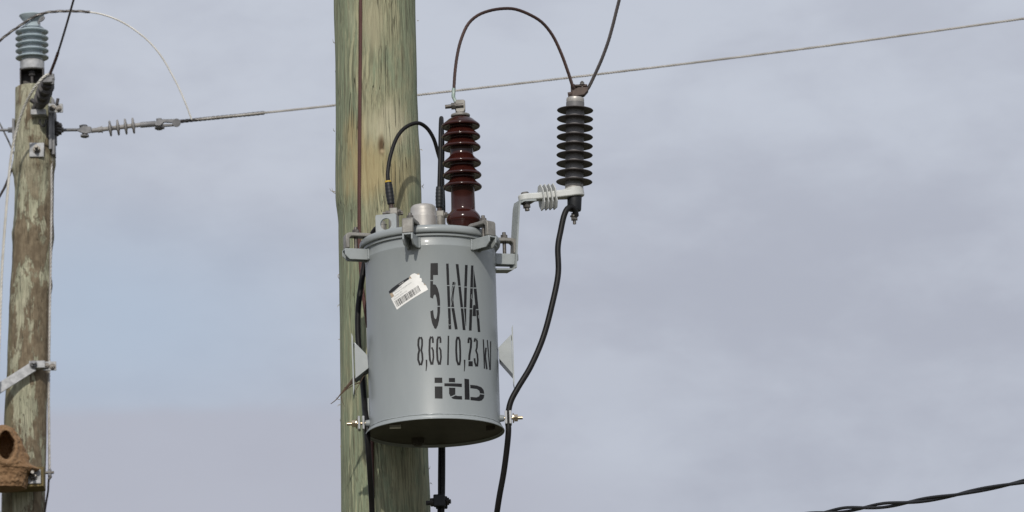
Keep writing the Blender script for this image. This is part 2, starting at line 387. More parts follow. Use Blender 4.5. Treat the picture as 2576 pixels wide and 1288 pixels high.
for (px, py, dx, dy) in [(842, 108, -5, -10), (846, 182, -3, -4), (842, 330, -4, -8), (843, 482, -14, -9), (844, 486, -9, -14), (854, 690, -5, 8), (853, 767, -4, 6), (853, 700, -2, -9), (1050, 52, 4, 0), (1058, 376, 5, 4), (1061, 468, 5, -6), (1062, 470, 3, 5), (856, 853, -5, 2), (855, 1005, -10, -6), (857, 1018, -8, 5), (858, 1060, -3, -7), (859, 1120, -3, 6), (1082, 1215, 5, 4), (1078, 1180, 4, -8), (862, 1210, -4, 4)]:
    a = at(px, py, PY - 0.01); b = at(px + dx, py + dy, PY - 0.02); m_ = at(px + dx * 0.7, py + dy * 0.2, PY - 0.015)
    MB().tube(smooth_path([a, m_, b], 0.004), lambda t: 0.0011 * (1 - 0.75 * t), 5).build('splinter', 'straw', pole)

LLEFT = [(38, 222), (38, 240), (37, 330), (36.5, 372), (34, 395), (29.2, 424), (35, 450), (37.2, 478), (36, 530), (33.2, 566), (29.5, 586), (31.5, 620), (30.6, 651), (25, 737), (22.6, 777), (18.6, 900), (10.3, 1069), (4, 1280)]
LRIGHT = [(122, 222), (136, 260), (137.5, 300), (136, 365), (140.8, 412), (136.5, 440), (135.6, 462), (134.6, 551), (136.2, 596), (131, 640), (128, 684), (132, 719), (125.5, 760), (124, 779), (122, 900), (117, 1069), (113, 1280)]
LY = 17.0; LK = sc(LY)
lb = at(60, 1000, LY)
lpole = thing('utility_pole', (lb.x, LY, 0), 'mottled brown timber pole with peeling bark, a pale ribbed insulator on its top', 'utility pole')
mb = pole_mesh(LLEFT, LRIGHT, LY, 222, 9.7, 0.022)
mb.build('shaft', 'timber_mottled', lpole, ang=60)
LF = LY - 0.115                                             # front of the left pole
def washer(parent, px, py, Y, w_, boltlen, tilt=0.0, pm='galvanised'):
    k = sc(Y); c_ = at(px, py, Y)
    ex = Vector((math.cos(tilt), 0, math.sin(tilt))); ez = Vector((-math.sin(tilt), 0, math.cos(tilt)))
    p = MB().box(c_, (w_ * k, w_ * k, 0.008), ex, ez, (0, -1, 0)).build('washer_plate', pm, parent, bevel=0.002)
    m_ = MB(); hexbolt(m_, c_ + Vector((0, -0.006, 0)), (0, -1, 0.12), 0.01, 0.016, 0.02, boltlen)
    m_.build('bolt', 'bolt_metal', p)
    return p
washer(lpole, 92.5, 377, LF, 37, 0.03, -0.03)

# ------------------------------------------------------------------ transformer
AX = at(1088, 850, 0).x
def zpx(py): return at(1088 + (py - 850) * 0.032, py, 0).z
RT = 0.1637
ZL = zpx(616)                                               # middle of the lid rim
ZB = zpx(1090)                                              # bottom edge
root = Vector((AX, 0, ZB))
tr = thing('transformer', root, 'grey cylindrical pole transformer stencilled 5 kVA with brown bushing and clamped lid', 'transformer')
def circ(prof, n=128): return [(Vector((AX, 0, z)), Z, r_) for r_, z in prof]
tank_prof = [(0.150, ZB + 0.008), (0.1705, ZB + 0.008), (0.1722, ZB), (0.1736, ZB), (0.1742, ZB + 0.0015), (0.1735, ZB + 0.003), (0.1668, ZB + 0.0095), (0.1662, ZB + 0.0115), (0.1655, ZB + 0.0130), (0.1640, ZB + 0.0140),
             (RT, ZB + 0.016), (RT, ZL - 0.044), (RT + 0.001, ZL - 0.041), (RT + 0.001, ZL - 0.038), (RT, ZL - 0.036), (RT, ZL - 0.018), (0.1695, ZL - 0.0165), (0.1700, ZL - 0.0105), (0.150, ZL - 0.0105)]
tank = MB().lathe(circ(tank_prof), 160).build('tank', 'tank_paint', tr, ang=50)
mb = MB(); rs = []
for j in range(241):                                        # uneven weld round the foot
    th = 2 * math.pi * j / 240; q = Vector((math.cos(th), math.sin(th), 0))
    rs.append(Vector((AX, 0, ZB + 0.0135 + 0.0012 * noise.noise(q * 9))) + q * (RT + 0.0012 + 0.0008 * noise.noise(q * 31)))
mb.tube(rs, 0.0021, 8); mb.build('weld_bead', 'tank_paint', tr, ang=80)
# floor of the tank, recessed, with its shade put into the darker colour
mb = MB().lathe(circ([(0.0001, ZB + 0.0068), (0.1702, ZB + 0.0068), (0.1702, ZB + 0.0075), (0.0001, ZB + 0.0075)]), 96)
mb.build('tank_floor', 'underside_shade', tr)
mb = MB(); p = at(1022, 1118, -0.02)
mb.cyl((AX - 0.045, 0.095, ZB - 0.006), (AX - 0.045, 0.095, ZB + 0.007), 0.018, n=6); mb.cyl((AX - 0.045, 0.095, ZB - 0.010), (AX - 0.045, 0.095, ZB), 0.011, n=16)
mb.build('drain_plug', 'underside_shade', tr)
mb = MB().box((AX - 0.098, -0.085, ZB + 0.002), (0.028, 0.004, 0.010), ez=Vector((0, 0.5, 0.86)), ey=Vector((0, 0.86, -0.5)))
mb.build('floor_tab', 'paper_white', tr)
mb = MB().prism([(0, 0), (0.022, 0), (0.022, 0.012), (0.012, 0.018), (0, 0.018)], (AX + 0.128, -0.03, ZB - 0.004), (0.9, -0.43, 0), (0, 0, 1), (0.43, 0.9, 0), 0.006)
mb.build('earth_pad', 'underside_shade', tr)
# lid
lid_prof = [(0.0001, ZL - 0.009), (0.168, ZL - 0.0095), (0.1735, ZL - 0.0100), (0.1760, ZL - 0.0085), (0.1772, ZL - 0.005), (0.1774, ZL), (0.1768, ZL + 0.004), (0.1745, ZL + 0.0080), (0.1705, ZL + 0.0105), (0.164, ZL + 0.0115), (0.06, ZL + 0.0155), (0.0001, ZL + 0.0155)]
MB().lathe(circ(lid_prof), 160).build('lid', 'tank_paint', tr, ang=60)
ZT = ZL + 0.011
# clamps: arm, welded lug and bolt, made once facing the camera and then turned round the lid
def U(u, t, z): return root + Vector((t, -u, z - ZB))
def profile(mb, pts, t0, t1):      # extrude a (u, z) profile from t0 to t1
    mb.prism(pts, root + Vector((t0, 0, 0)), (0, -1, 0), (0, 0, 1), (1, 0, 0), t1 - t0)
zl = ZL - 0.0205                                            # top of the lug
zz = lambda z: z - ZB
arm = MB()
profile(arm, [(0.150, zz(ZT + 0.0005)), (0.207, zz(ZT + 0.0005)), (0.2125, zz(ZT - 0.004)), (0.2125, zz(zl + 0.001)), (0.2225, zz(zl + 0.001)), (0.2225, zz(ZT + 0.002)), (0.219, zz(ZT + 0.0075)), (0.212, zz(ZT + 0.0100)), (0.160, zz(ZT + 0.0100)), (0.150, zz(ZT + 0.006))], -0.0145, 0.0145)
lug = MB()
lw, lh, lt = 0.0135, 0.028, 0.0045; ui, uo = RT - 0.003, RT + 0.062
profile(lug, [(ui, zz(zl - lt)), (uo, zz(zl - lt)), (uo, zz(zl)), (ui, zz(zl))], -lw + lt, lw - lt)
for s_ in (-1, 1):
    profile(lug, [(ui, zz(zl - lh)), (uo - 0.012, zz(zl - lh)), (uo, zz(zl - lh + 0.012)), (uo, zz(zl - 0.0015)), (uo - 0.002, zz(zl + 0.0003)), (ui, zz(zl + 0.0003))], min(s_ * lw, s_ * (lw - lt)), max(s_ * lw, s_ * (lw - lt)))
blt = MB()
hexbolt(blt, U(0.193, 0, ZT + 0.0100), (0, 0, 1), 0.044, 0.0088, 0.0095, 0.007, 0.0047)
welds = []
for s_ in (-1, 1):
    weld = MB(); welds.append(weld)
    weld.tube(smooth_path([U(RT + 0.001, s_ * (lw + 0.001), zl - lh * q) for q in (0, 0.2, 0.45, 0.7, 1)], 0.004), lambda t: 0.0032 + 0.0008 * math.sin(t * 23), 8)
CL = [-73, -13.5, 45, 104, 165, 226]
a0 = arm.build('lid_clamp', 'cast_metal', tr, bevel=0.0022)
l0 = lug.build('clamp_lug', 'bracket_paint', a0, bevel=0.0012); b0 = blt.build('bolt', 'bolt_metal', a0); ws = [q.build('weld', 'tank_paint', a0, ang=80) for q in welds]
for i, az in enumerate(CL):
    if i == 0: a, kids = a0, (l0, b0, *ws)
    else:
        a = a0.copy(); COL.objects.link(a); a.parent = tr
        for kq in (l0, b0, *ws):
            kc = kq.copy(); COL.objects.link(kc); kc.parent = a
    a.rotation_euler = (0, 0, R(az))
# lifting lug with an oval hole
c_ = at(971, 574, -0.095); k = 0.001
mb = MB(); hw, hh = 0.0265, 0.036
outer = [(-hw, -0.014), (hw, -0.014), (hw, hh - 0.004), (hw - 0.004, hh), (-hw + 0.004, hh), (-hw, hh - 0.004)]
N_ = 40
def rim_pt(th):
    dx, dy = math.cos(th), math.sin(th); cy = 0.011
    tt = min((hw / abs(dx)) if abs(dx) > 1e-6 else 9, ((hh - cy) if dy > 0 else (cy + 0.014)) / abs(dy) if abs(dy) > 1e-6 else 9)
    return dx * tt, cy + dy * tt
oz = [rim_pt(2 * math.pi * j / N_) for j in range(N_)]; iz = [(0.0145 * math.cos(2 * math.pi * j / N_), 0.011 + 0.0150 * math.sin(2 * math.pi * j / N_)) for j in range(N_)]
e1 = Vector((math.cos(R(-12)), math.sin(R(-12)), 0)); e2 = Z; e3 = Vector((-e1.y, e1.x, 0))
rsq = [[c_ + e1 * x + e2 * y + e3 * t for x, y in q] for q, t in ((oz, 0), (iz, 0), (iz, 0.008), (oz, 0.008), (oz, 0))]
mb.rings(rsq, cap=False)
mb.build('lifting_lug', 'bracket_paint', tr, ang=30)
# aluminium relief cap
mb = MB().lathe(axis_prof([(1064.5, 515), (1067, 600)], -0.045, [(516.5, 0.01), (516.5, 22), (518, 27), (521, 30.5), (526, 32.5), (532, 33.0), (544, 33.0), (545, 33.8), (548, 33.8), (600, 33.8)]), 48)
mb.build('relief_cap', 'aluminium_cap', tr, ang=60)
# brown porcelain bushing
BY = -0.05; BA = [(1158.6, 300), (1166.5, 560)]
pr = [(294.5, 0.01), (294.5, 18), (297, 24), (301, 32)]
for i, L in enumerate((316, 343, 370, 410, 440, 469.5)):
    r_in = 29.5
    if i: pr += [(L - 19, r_in), (L - 16, 31.5)]
    pr += [(L - 11, 36.5), (L - 5.5, 43.5), (L - 2.2, 47.2), (L + 0.2, 48.8), (L + 2.6, 48.7), (L + 4.6, 47.0), (L + 4.6, 43.5), (L + 2.8, 38), (L + 3.2, r_in + 1.5), (L + 5, r_in)]
pr += [(526, 30.4), (531, 31.0), (534, 33.5), (539, 38), (545, 42), (551, 43.6), (557, 43.2), (561, 41), (563, 39), (595, 39)]
bush = MB().lathe(axis_prof(BA, BY, pr), 72).build('bushing', 'porcelain_brown', tr, ang=70)
mb = MB().lathe(axis_prof(BA, BY, [(287.5, 0.01), (287.5, 22), (288.5, 24.4), (293.5, 24.4), (295, 22), (295, 0.01)]), 40)
tp = at(1158, 268, BY)
mb.lathe(axis_prof(BA, BY, [(276, 11.5), (280, 9.5), (286, 9.5), (288, 12)]), 24)
mb.prism([(-0.0125, -0.014), (-0.008, -0.0175), (0.008, -0.0175), (0.0125, -0.010), (0.0125, 0.012), (0.009, 0.0155), (-0.009, 0.0155), (-0.0125, 0.012)], tp + Vector((0, -0.011, 0)), (1, 0, 0), (0, 0, 1), (0, 1, 0), 0.022)
term = mb.build('terminal', 'cast_metal', bush, bevel=0.0025)
mb = MB(); q = at(1146, 266.5, BY - 0.012); hexbolt(mb, q, (-1, 0, -0.06), 0.02, 0.0088, 0.011, 0.0155, 0.0052)
mb.build('terminal_bolt', 'bolt_metal', bush)
# low-voltage terminals
def lv(px, py, Y):
    m_ = MB(); c_ = at(px, py, Y)
    m_.box(c_, (0.020, 0.020, 0.026)); m_.cyl(c_ + Vector((0, 0, -0.075)), c_, 0.013, n=20)
    o = m_.build('terminal_post', 'cast_metal', tr, bevel=0.002)
    m2 = MB(); hexbolt(m2, c_ + Vector((-0.010, -0.002, 0.0)), (-1, 0, 0.05), 0.034, 0.0072, 0.010, 0.008); hexbolt(m2, c_ + Vector((0.011, -0.002, 0.002)), (1, 0, 0), 0.01, 0.0078, 0.008, 0.004)
    m2.build('bolt', 'bolt_metal', o)
    return c_
lv(990, 537, 0.045); lv(1107, 544, 0.03)
m_ = MB(); c_ = at(962, 566, 0.03); m_.cyl(c_ + Vector((0, 0, -0.03)), c_, 0.010, n=18); hexbolt(m_, c_, (0, 0, 1), 0.01, 0.009, 0.008, 0.002); m_.build('terminal_post', 'cast_metal', tr)
# hanger lugs at both sides
def hanger(sgn, pin_top, pout_top, pout_bot, pin_bot, plate_top, plate_bot):
    Yf, Yb = -0.028, 0.024
    m_ = MB(); t = 0.0035
    P_ = [at(*q, Yf) for q in (pin_top, pout_top, pout_bot, pin_bot)]
    d = Vector((0, t, 0)); m_.add(P_ + [p + d for p in P_], [(3, 2, 1, 0), (4, 5, 6, 7), (0, 1, 5, 4), (1, 2, 6, 5), (2, 3, 7, 6), (3, 0, 4, 7)])
    for a, b, o in ((P_[3], P_[2], Vector((0, 0, 1))), (P_[0], P_[1], Vector((0, 0, -1)))):
        n_ = (b - a).cross(Vector((0, 1, 0))).normalized(); n_ = n_ if n_.z * o.z > 0 else -n_
        q = [a + Vector((0, 0.002, 0)), b + Vector((0, 0.002, 0))]; dy = Vector((0, Yb - Yf, 0))
        q = [q[0], q[1], q[1] + dy, q[0] + dy]; m_.add(q + [p + n_ * t for p in q], [(3, 2, 1, 0), (4, 5, 6, 7), (0, 1, 5, 4), (1, 2, 6, 5), (2, 3, 7, 6), (3, 0, 4, 7)])
    h = m_.build('hanger_lug', 'bracket_paint', tr, bevel=0.001)
    m_ = MB(); a = at(*plate_top, Yf); b = at(*plate_bot, Yf); a.x += sgn * 0.001; b.x += sgn * 0.001
    L = (a - b).length; ey = (a - b).normalized(); ez = Vector((0, 1, 0)); ex = ey.cross(ez) * 1
    m_.prism([(0, 0.018), (0, L - 0.008), (0.003, L), (0.0035, L), (0.0035, 0)], b, ex if ex.x * sgn > 0 else -ex, ey, ez, 0.060)
    m_.build('end_plate', 'bracket_paint', h)
    return h
def z2(x, y): return ((1300 + x / 1.434) * 0.62891, (1150 + y / 1.434) * 0.62891)
hanger(1, z2(994, 345), z2(1068, 268), z2(1078, 498), z2(998, 408), z2(1067, 216), z2(1077, 572))
hanger(-1, z2(244, 388), z2(168, 312), z2(174, 522), z2(250, 462), z2(161, 262), z2(172, 618))
# earthing studs low on both sides, with clamps
def stud(sgn, px, py):
    c_ = at(px, py, -0.01); c_.x = AX + sgn * (RT - 0.002); d = Vector((sgn, 0, 0))
    m_ = MB().cyl(c_, c_ + d * 0.012, 0.0095, 0.0075, 20); o = m_.build('earth_stud', 'tank_paint', tr)
    m_ = MB(); m_.cyl(c_ + d * 0.01, c_ + d * 0.058, 0.0042, n=14)
    m_.cyl(c_ + d * 0.033, c_ + d * 0.036, 0.0125, n=20); m_.cyl(c_ + d * 0.036, c_ + d * 0.0365, 0.011, n=20); m_.cyl(c_ + d * 0.037, c_ + d * 0.046, 0.0092, n=6)
    m_.build('bolt', 'brass_bolt', o)
    m_ = MB()
    for q in (0.0125, 0.0235):
        m_.box(c_ + d * (q + 0.004), (0.006, 0.030, 0.034))
    m_.build('clamp_plate', 'galvanised', o, bevel=0.0015)
stud(1, 1262, 1052.5); stud(-1, 926, 1065)
# bracket behind the tank that bolts it to the pole
mb = MB()
for (ya, yb, xo) in ((811, 884, -0.166), (988, 1040, -0.168)):
    za, zb = zpx(ya), zpx(yb); mb = MB()
    mb.prism([(xo, 0.035), (xo + 0.008, 0.035), (xo + 0.008, 0.15), (-0.06, 0.20), (-0.10, 0.215), (xo, 0.19)], root + Vector((0, 0, zb - ZB)), (1, 0, 0), (0, 1, 0), (0, 0, 1), za - zb)
    mb.build('mounting_bracket', 'bracket_paint', tr, bevel=0.001)

# ---- stencilled writing and sticker, laid on the curve of the tank
def on_tank(px, py, rr=RT):
    d = ray(px, py); ox, oy = CAM.x - AX, CAM.y
    A = d.x ** 2 + d.y ** 2; B = ox * d.x + oy * d.y; C_ = ox * ox + oy * oy - rr * rr
    t = (-B - math.sqrt(B * B - A * C_)) / A; p = CAM + d * t
    return math.atan2(p.x - AX, -p.y) * RT, p.z
def decal(name, polys, conv, m, parent, off, faces=None):
    bm = bmesh.new()
    for poly in polys:
        try: bm.faces.new([bm.verts.new((*on_tank(*conv(*q)), 0)) for q in poly])
        except ValueError: pass
    if faces:
        for vs, fs in faces:
            bv = [bm.verts.new((*on_tank(*conv(*q)), 0)) for q in vs]
            for f_ in fs:
                try: bm.faces.new([bv[i] for i in f_])
                except ValueError: pass
    bmesh.ops.triangulate(bm, faces=bm.faces[:])
    us = [v.co.x for v in bm.verts]; u = min(us)
    while u < max(us):
        bmesh.ops.bisect_plane(bm, geom=bm.verts[:] + bm.edges[:] + bm.faces[:], plane_co=(u, 0, 0), plane_no=(1, 0, 0)); u += 0.005
    ro = RT + off
    for v in bm.verts:
        a = v.co.x / RT; v.co = Vector((math.sin(a) * ro, -math.cos(a) * ro, v.co.y - ZB))
    for f_ in bm.faces:
        if f_.normal.dot(f_.calc_center_median().xyz * Vector((1, 1, 0))) < 0: f_.normal_flip()
    bm.normal_update()
    for f_ in bm.faces:
        cc = f_.calc_center_median()
        if f_.normal.x * cc.x + f_.normal.y * cc.y < 0: f_.normal_flip()
    me = bpy.data.meshes.new(name); bm.to_mesh(me); bm.free(); me.materials.append(M[m])
    o = bpy.data.objects.new(name, me); COL.objects.link(o); o.parent = parent
    if parent is not tr: o.location = root - worldloc(parent)
    return o
def z4(x, y): return ((1640 + x / 1.9825) * 0.62891, (1000 + y / 1.9825) * 0.62891)
def stroke(pts, wd):
    L, R_ = [], []
    for i, p in enumerate(pts):
        a = Vector(pts[max(i - 1, 0)]); b = Vector(pts[min(i + 1, len(pts) - 1)]); t = (b - a).normalized()
        L.append((p[0] - t.y * wd / 2, p[1] + t.x * wd / 2)); R_.append((p[0] + t.y * wd / 2, p[1] - t.x * wd / 2))
    return [[L[i], L[i + 1], R_[i + 1], R_[i]] for i in range(len(pts) - 1)]
T1 = [[(163, 105), (221, 103), (222, 198), (184, 199), (184, 238), (161, 237)],
      [(161, 246), (183, 246), (183, 276), (190, 271), (205, 278), (220, 305), (232, 350), (238, 400), (239, 442), (218, 442), (216, 420), (210, 380), (203, 357), (196, 352), (188, 360), (182, 386), (160, 376)],
      [(217, 450), (239, 450), (237, 500), (230, 560), (220, 600), (207, 627), (193, 620), (175, 580), (165, 530), (161, 486), (184, 476), (187, 510), (192, 535), (200, 548), (208, 545), (214, 520), (217, 490)],
      [(286, 108), (306, 108), (313, 278), (292, 278)], [(293, 285), (314, 285), (320, 452), (299, 452)], [(300, 461), (321, 461), (327, 629), (306, 629)],
      [(338, 253), (362, 254), (358, 280), (334, 280)], [(333, 287), (356, 287), (346, 360), (344, 400), (350, 452), (327, 452), (324, 400), (328, 350)], [(328, 461), (351, 461), (378, 629), (356, 630)],
      [(362, 112), (384, 112), (402, 283), (381, 283)], [(383, 290), (403, 290), (421, 455), (400, 455)], [(402, 463), (422, 463), (440, 635), (418, 635)],
      [(436, 118), (457, 119), (451, 290), (430, 290)], [(430, 297), (451, 297), (447, 455), (427, 455)], [(428, 463), (446, 463), (445, 600), (441, 603)],
      [(484, 122), (502, 123), (499, 297), (477, 297)], [(477, 304), (498, 304), (494, 462), (472, 462)], [(472, 470), (494, 470), (488, 639), (467, 639)],
      [(505, 152), (526, 297), (503, 297)], [(504, 306), (527, 306), (543, 468), (520, 468)], [(524, 476), (544, 476), (557, 651), (537, 650)], [(500, 440), (512, 434), (520, 445), (523, 525), (496, 524)]]
T2 = stroke([(79, 690), (68, 712), (66, 755), (74, 795), (67, 825), (65, 870), (80, 914)], 16) + stroke([(87, 690), (96, 712), (96, 755), (90, 795), (97, 825), (100, 870), (89, 914)], 15)
six = stroke([(167, 686), (157, 712), (154, 800), (158, 870), (171, 910)], 16) + stroke([(173, 686), (181, 702), (182, 737)], 15) + stroke([(172, 772), (183, 795), (186, 850), (178, 910)], 14)
T2 += six + [[(x + 60, y) for x, y in q] for q in six]
T2 += [[(124, 870), (137, 870), (137, 915), (130, 960), (124, 960), (126, 920)], [(426, 870), (439, 870), (438, 915), (433, 962), (427, 962), (429, 920)], [(299, 680), (311, 680), (307, 912), (294, 912)]]
T2 += stroke([(377, 688), (368, 720), (366, 800), (371, 875), (385, 914)], 16) + stroke([(383, 688), (394, 720), (398, 800), (398, 875), (391, 914)], 15)
T2 += stroke([(463, 738), (464, 708), (473, 694)], 16) + stroke([(478, 694), (485, 722), (482, 770), (471, 836), (469, 874)], 17) + [[(464, 882), (497, 882), (497, 922), (462, 922)]]
T2 += stroke([(511, 728), (514, 706), (520, 700)], 14) + stroke([(525, 700), (532, 728), (530, 775), (523, 798), (533, 825), (537, 872), (533, 924)], 14) + stroke([(511, 858), (514, 890), (525, 924)], 14)
T2 += [[(576, 708), (586, 710), (595, 942), (585, 940)], [(628, 726), (0, 0), (0, 0)]][:1] + stroke([(602, 775), (596, 845), (609, 946)], 13) + [[(608, 712), (617, 714), (637, 952), (628, 950)], [(634, 724), (643, 725), (641, 950), (634, 950)]]
T3 = [[(195, 1012), (255, 1012), (257, 1054), (195, 1054)], [(196, 1082), (257, 1082), (258, 1179), (197, 1177)], [(308, 1015), (357, 1015), (357, 1049), (308, 1047)],
      [(272, 1057), (411, 1060), (411, 1087), (273, 1080)], [(309, 1091), (359, 1093), (359, 1145), (322, 1162), (310, 1140)], [(327, 1170), (362, 1152), (375, 1157), (412, 1159), (413, 1186), (365, 1184), (340, 1180)],
      [(431, 1020), (468, 1025), (473, 1188), (434, 1186)], [(477, 1069), (530, 1075), (565, 1088), (583, 1110), (589, 1140), (555, 1136), (548, 1115), (530, 1102), (478, 1096)],
      [(554, 1144), (589, 1148), (584, 1175), (568, 1193), (545, 1198), (480, 1191), (479, 1165), (525, 1169), (548, 1160)]]
decal('stencil_lettering', T1, z4, 'stencil_paint', tr, 0.0003)
decal('stencil_lettering', T2, z4, 'stencil_paint', tr, 0.0003)
decal('stencil_lettering', T3, z4, 'stencil_paint', tr, 0.0003)
for pts_ in ([(352, 268), (338, 300), (330, 345), (334, 395), (326, 440)], [(488, 352), (484, 380), (494, 392)], [(541, 515), (543, 542)], [(303, 545), (299, 582), (316, 598), (324, 588)], [(366, 250), (352, 262)], [(520, 700), (536, 712)], [(312, 690), (322, 760)]):
    decal('scratch', stroke(pts_, 3.2), z4, 'bracket_paint', tr, 0.0005)
def z3(x, y): return ((1500 + x / 4.294) * 0.62891, (1000 + y / 4.294) * 0.62891)
stk = decal('sticker', [[(278, 832), (330, 790), (318, 765), (300, 745), (585, 490), (612, 478), (606, 440), (640, 412), (680, 400), (712, 412), (735, 426), (760, 418), (772, 440), (768, 480), (796, 482), (808, 520), (800, 545), (830, 562), (842, 596), (876, 606), (912, 680), (378, 1026)]], z3, 'paper_white', tr, 0.0004)
stk['label'] = 'torn white barcode sticker'
for tb in [[(255, 750), (300, 735), (330, 790), (290, 822)], [(606, 440), (585, 490), (634, 492), (612, 462)], [(720, 414), (736, 428), (764, 418), (752, 404)], [(838, 566), (846, 600), (880, 608), (846, 578)]]:
    decal('torn_backing', [tb], z3, 'paper_torn', stk, 0.0006)
decal('header_band', [[(238, 716), (300, 655), (575, 472), (590, 498), (330, 698), (258, 752)]], z3, 'print_black', stk, 0.0009)
bars = []; random.seed(4); t = 0.0
while t < 0.985:
    wd = random.choice((0.008, 0.008, 0.012, 0.020, 0.030)); gp = random.choice((0.010, 0.014, 0.014, 0.022))
    tt = min(t + wd, 1.0); a0_, a1_ = Vector((335, 884)), Vector((742, 606)); dn = Vector((47, 98)) 
    p0, p1 = a0_.lerp(a1_, t), a0_.lerp(a1_, tt)
    bars.append([tuple(p0), tuple(p1), tuple(p1 + dn), tuple(p0 + dn)]); t += wd + gp
decal('barcode', bars, z3, 'print_black', stk, 0.0006)
def text_faces(txt, size, o, ex, ey):
    cu = bpy.data.curves.new('print', 'FONT'); cu.body = txt; cu.size = size; cu.resolution_u = 2
    ob = bpy.data.objects.new('print', cu); COL.objects.link(ob)
    dg = bpy.context.evaluated_depsgraph_get(); me = ob.evaluated_get(dg).to_mesh()
    vs = [(o[0] + ex[0] * v.co.x + ey[0] * v.co.y, o[1] + ex[1] * v.co.x + ey[1] * v.co.y) for v in me.vertices]; fs = [tuple(p.vertices) for p in me.polygons]
    ob.evaluated_get(dg).to_mesh_clear(); bpy.data.objects.remove(ob); bpy.data.curves.remove(cu)
    return vs, fs
ex_, ey_ = (0.826, -0.563), (-0.42, -0.907)
decal('header_text', [], z3, 'paper_white', stk, 0.0011, [text_faces('UTE ABA', 25, (418, 608), ex_, ey_)])
decal('printed_text', [], z3, 'print_grey', stk, 0.0006, [text_faces('serial:013740', 30, (330, 728), ex_, ey_), text_faces('MONOF 15/V3/0.23KV 5KVA', 28, (348, 758), ex_, ey_), text_faces('Cantidad:1.000', 28, (328, 816), ex_, ey_), text_faces('Recepcion:0000010376', 28, (334, 858), ex_, ey_)])

# ------------------------------------------------------------------ surge arrester on its bracket
AY = 0.09; AA = [(1447.2, 246), (1444.3, 476)]
ab = at(1444.5, 500, AY)
arr = thing('surge_arrester', ab, 'dark grey ribbed lightning arrester on a pale finned bracket beside the transformer', 'surge arrester')
pr = [(258.5, 0.01), (258.5, 22.4)]
for L in (277, 299, 321.3, 344.2, 367, 389.5, 412, 434.5, 457):
    pr += [(L - 6.5, 22.4), (L - 4.5, 26), (L - 1.2, 41), (L - 0.2, 45.2), (L + 0.8, 46), (L + 1.8, 45.2), (L + 1.4, 40), (L + 0.4, 28), (L + 1.2, 22.4)]
pr += [(466, 22.4), (466, 0.01)]
MB().lathe(axis_prof(AA, AY, [(258.2, 0.01), (258.2, 23.1), (467, 23.1), (467, 0.01)]), 56).build('core', 'silicone_core', arr)
MB().lathe(axis_prof(AA, AY, pr), 72).build('shed_stack', 'silicone_grey', arr, ang=50)
MB().lathe(axis_prof(AA, AY, [(246, 0.01), (246, 19), (247.5, 22), (250, 22.6), (255, 22.6), (256, 22.2), (258.5, 22.2), (258.5, 0.01)]), 48).build('top_cap', 'aluminium_cap', arr)
MB().lathe(axis_prof(AA, AY, [(466.5, 0.01), (466.5, 23.3), (470, 23.3), (470.6, 22.6), (473, 22.6), (473.5, 23.2), (479, 23.2), (479, 0.01)]), 48).build('base_ring', 'aluminium_cap', arr)
# bronze wire clamp on the cap
mb = MB(); cc = at(1459, 229, AY)
mb.prism([(-0.022, -0.015), (0.010, -0.012), (0.021, 0.0), (0.022, 0.010), (-0.004, 0.010), (-0.020, 0.001)], cc + Vector((0, -0.012, -0.002)), (1, 0, 0), (0, 0, 1), (0, 1, 0), 0.024)
mb.box(cc + Vector((0.003, -0.001, 0.012)), (0.032, 0.022, 0.006)); mb.box(cc + Vector((-0.012, 0, -0.012)), (0.026, 0.018, 0.005))
wc = mb.build('wire_clamp', 'bronze', arr, bevel=0.002)
mb = MB(); hexbolt(mb, cc + Vector((0.006, -0.008, 0.014)), (0, 0, 1), 0.026, 0.0062, 0.0065, 0.003); mb.build('bolt', 'bolt_metal', wc)
mb = MB(); mb.cyl(cc + Vector((-0.018, 0.003, -0.004)), cc + Vector((-0.018, 0.003, 0.019)), 0.0055, n=14); mb.cyl(cc + Vector((-0.031, -0.004, -0.010)), cc + Vector((-0.016, -0.004, -0.008)), 0.0065, n=6); mb.build('bolt', 'bronze', wc)
# polymer bracket
a_ = at(1322, 498, 0.056); b_ = at(1444.5, 488, AY); er = (b_ - a_).normalized(); et = Z.cross(er).normalized(); ez = er.cross(et)
Lab = (b_ - a_).length; arc = lambda cx, r_, d0, d1, n=12: [(cx + r_ * math.cos(R(d0 + (d1 - d0) * i / n)), r_ * math.sin(R(d0 + (d1 - d0) * i / n))) for i in range(n + 1)]
plan = arc(Lab, 0.0255, -120, 120) + [(Lab - 0.045, 0.0155), (0.03, 0.016)] + arc(0, 0.0185, 90, 270) + [(0.03, -0.016), (Lab - 0.045, -0.0155)]
mb = MB().prism(plan, a_ - ez * 0.0085, er, et, ez, 0.017)
brk = mb.build('bracket', 'bracket_polymer', arr, bevel=0.003)
mb = MB().prism([(0.055, -0.006), (Lab + 0.02, -0.006), (Lab + 0.02, 0.012), (Lab - 0.025, 0.012), (0.055, 0.0092)], a_ - et * 0.012, er, ez, et, 0.024)
mb.cyl(b_ + ez * 0.004, b_ + ez * 0.0145, 0.0252, n=40)
mb.build('rib', 'bracket_polymer', brk, bevel=0.0015)
for s_ in (0.0400, 0.0510, 0.0620, 0.0730):
    fw, f0, f1 = 0.026, -0.034, 0.030
    mb = MB().prism([(-fw + 0.012, f0), (fw - 0.012, f0), (fw, f0 + 0.014), (fw, f1 - 0.016), (fw - 0.014, f1), (-fw + 0.014, f1), (-fw, f1 - 0.016), (-fw, f0 + 0.014)], a_ + er * s_, et, ez, er, 0.0030)
    mb.build('fin', 'fin_polymer', brk, bevel=0.0010)
mb = MB(); hexbolt(mb, a_ - ez * 0.0135, -ez, 0.01, 0.0105, 0.012, 0.008, 0.006); mb.cyl(a_ + ez * 0.0085, a_ + ez * 0.0145, 0.0125, 0.009, 20); mb.build('bolt', 'bolt_metal', brk)
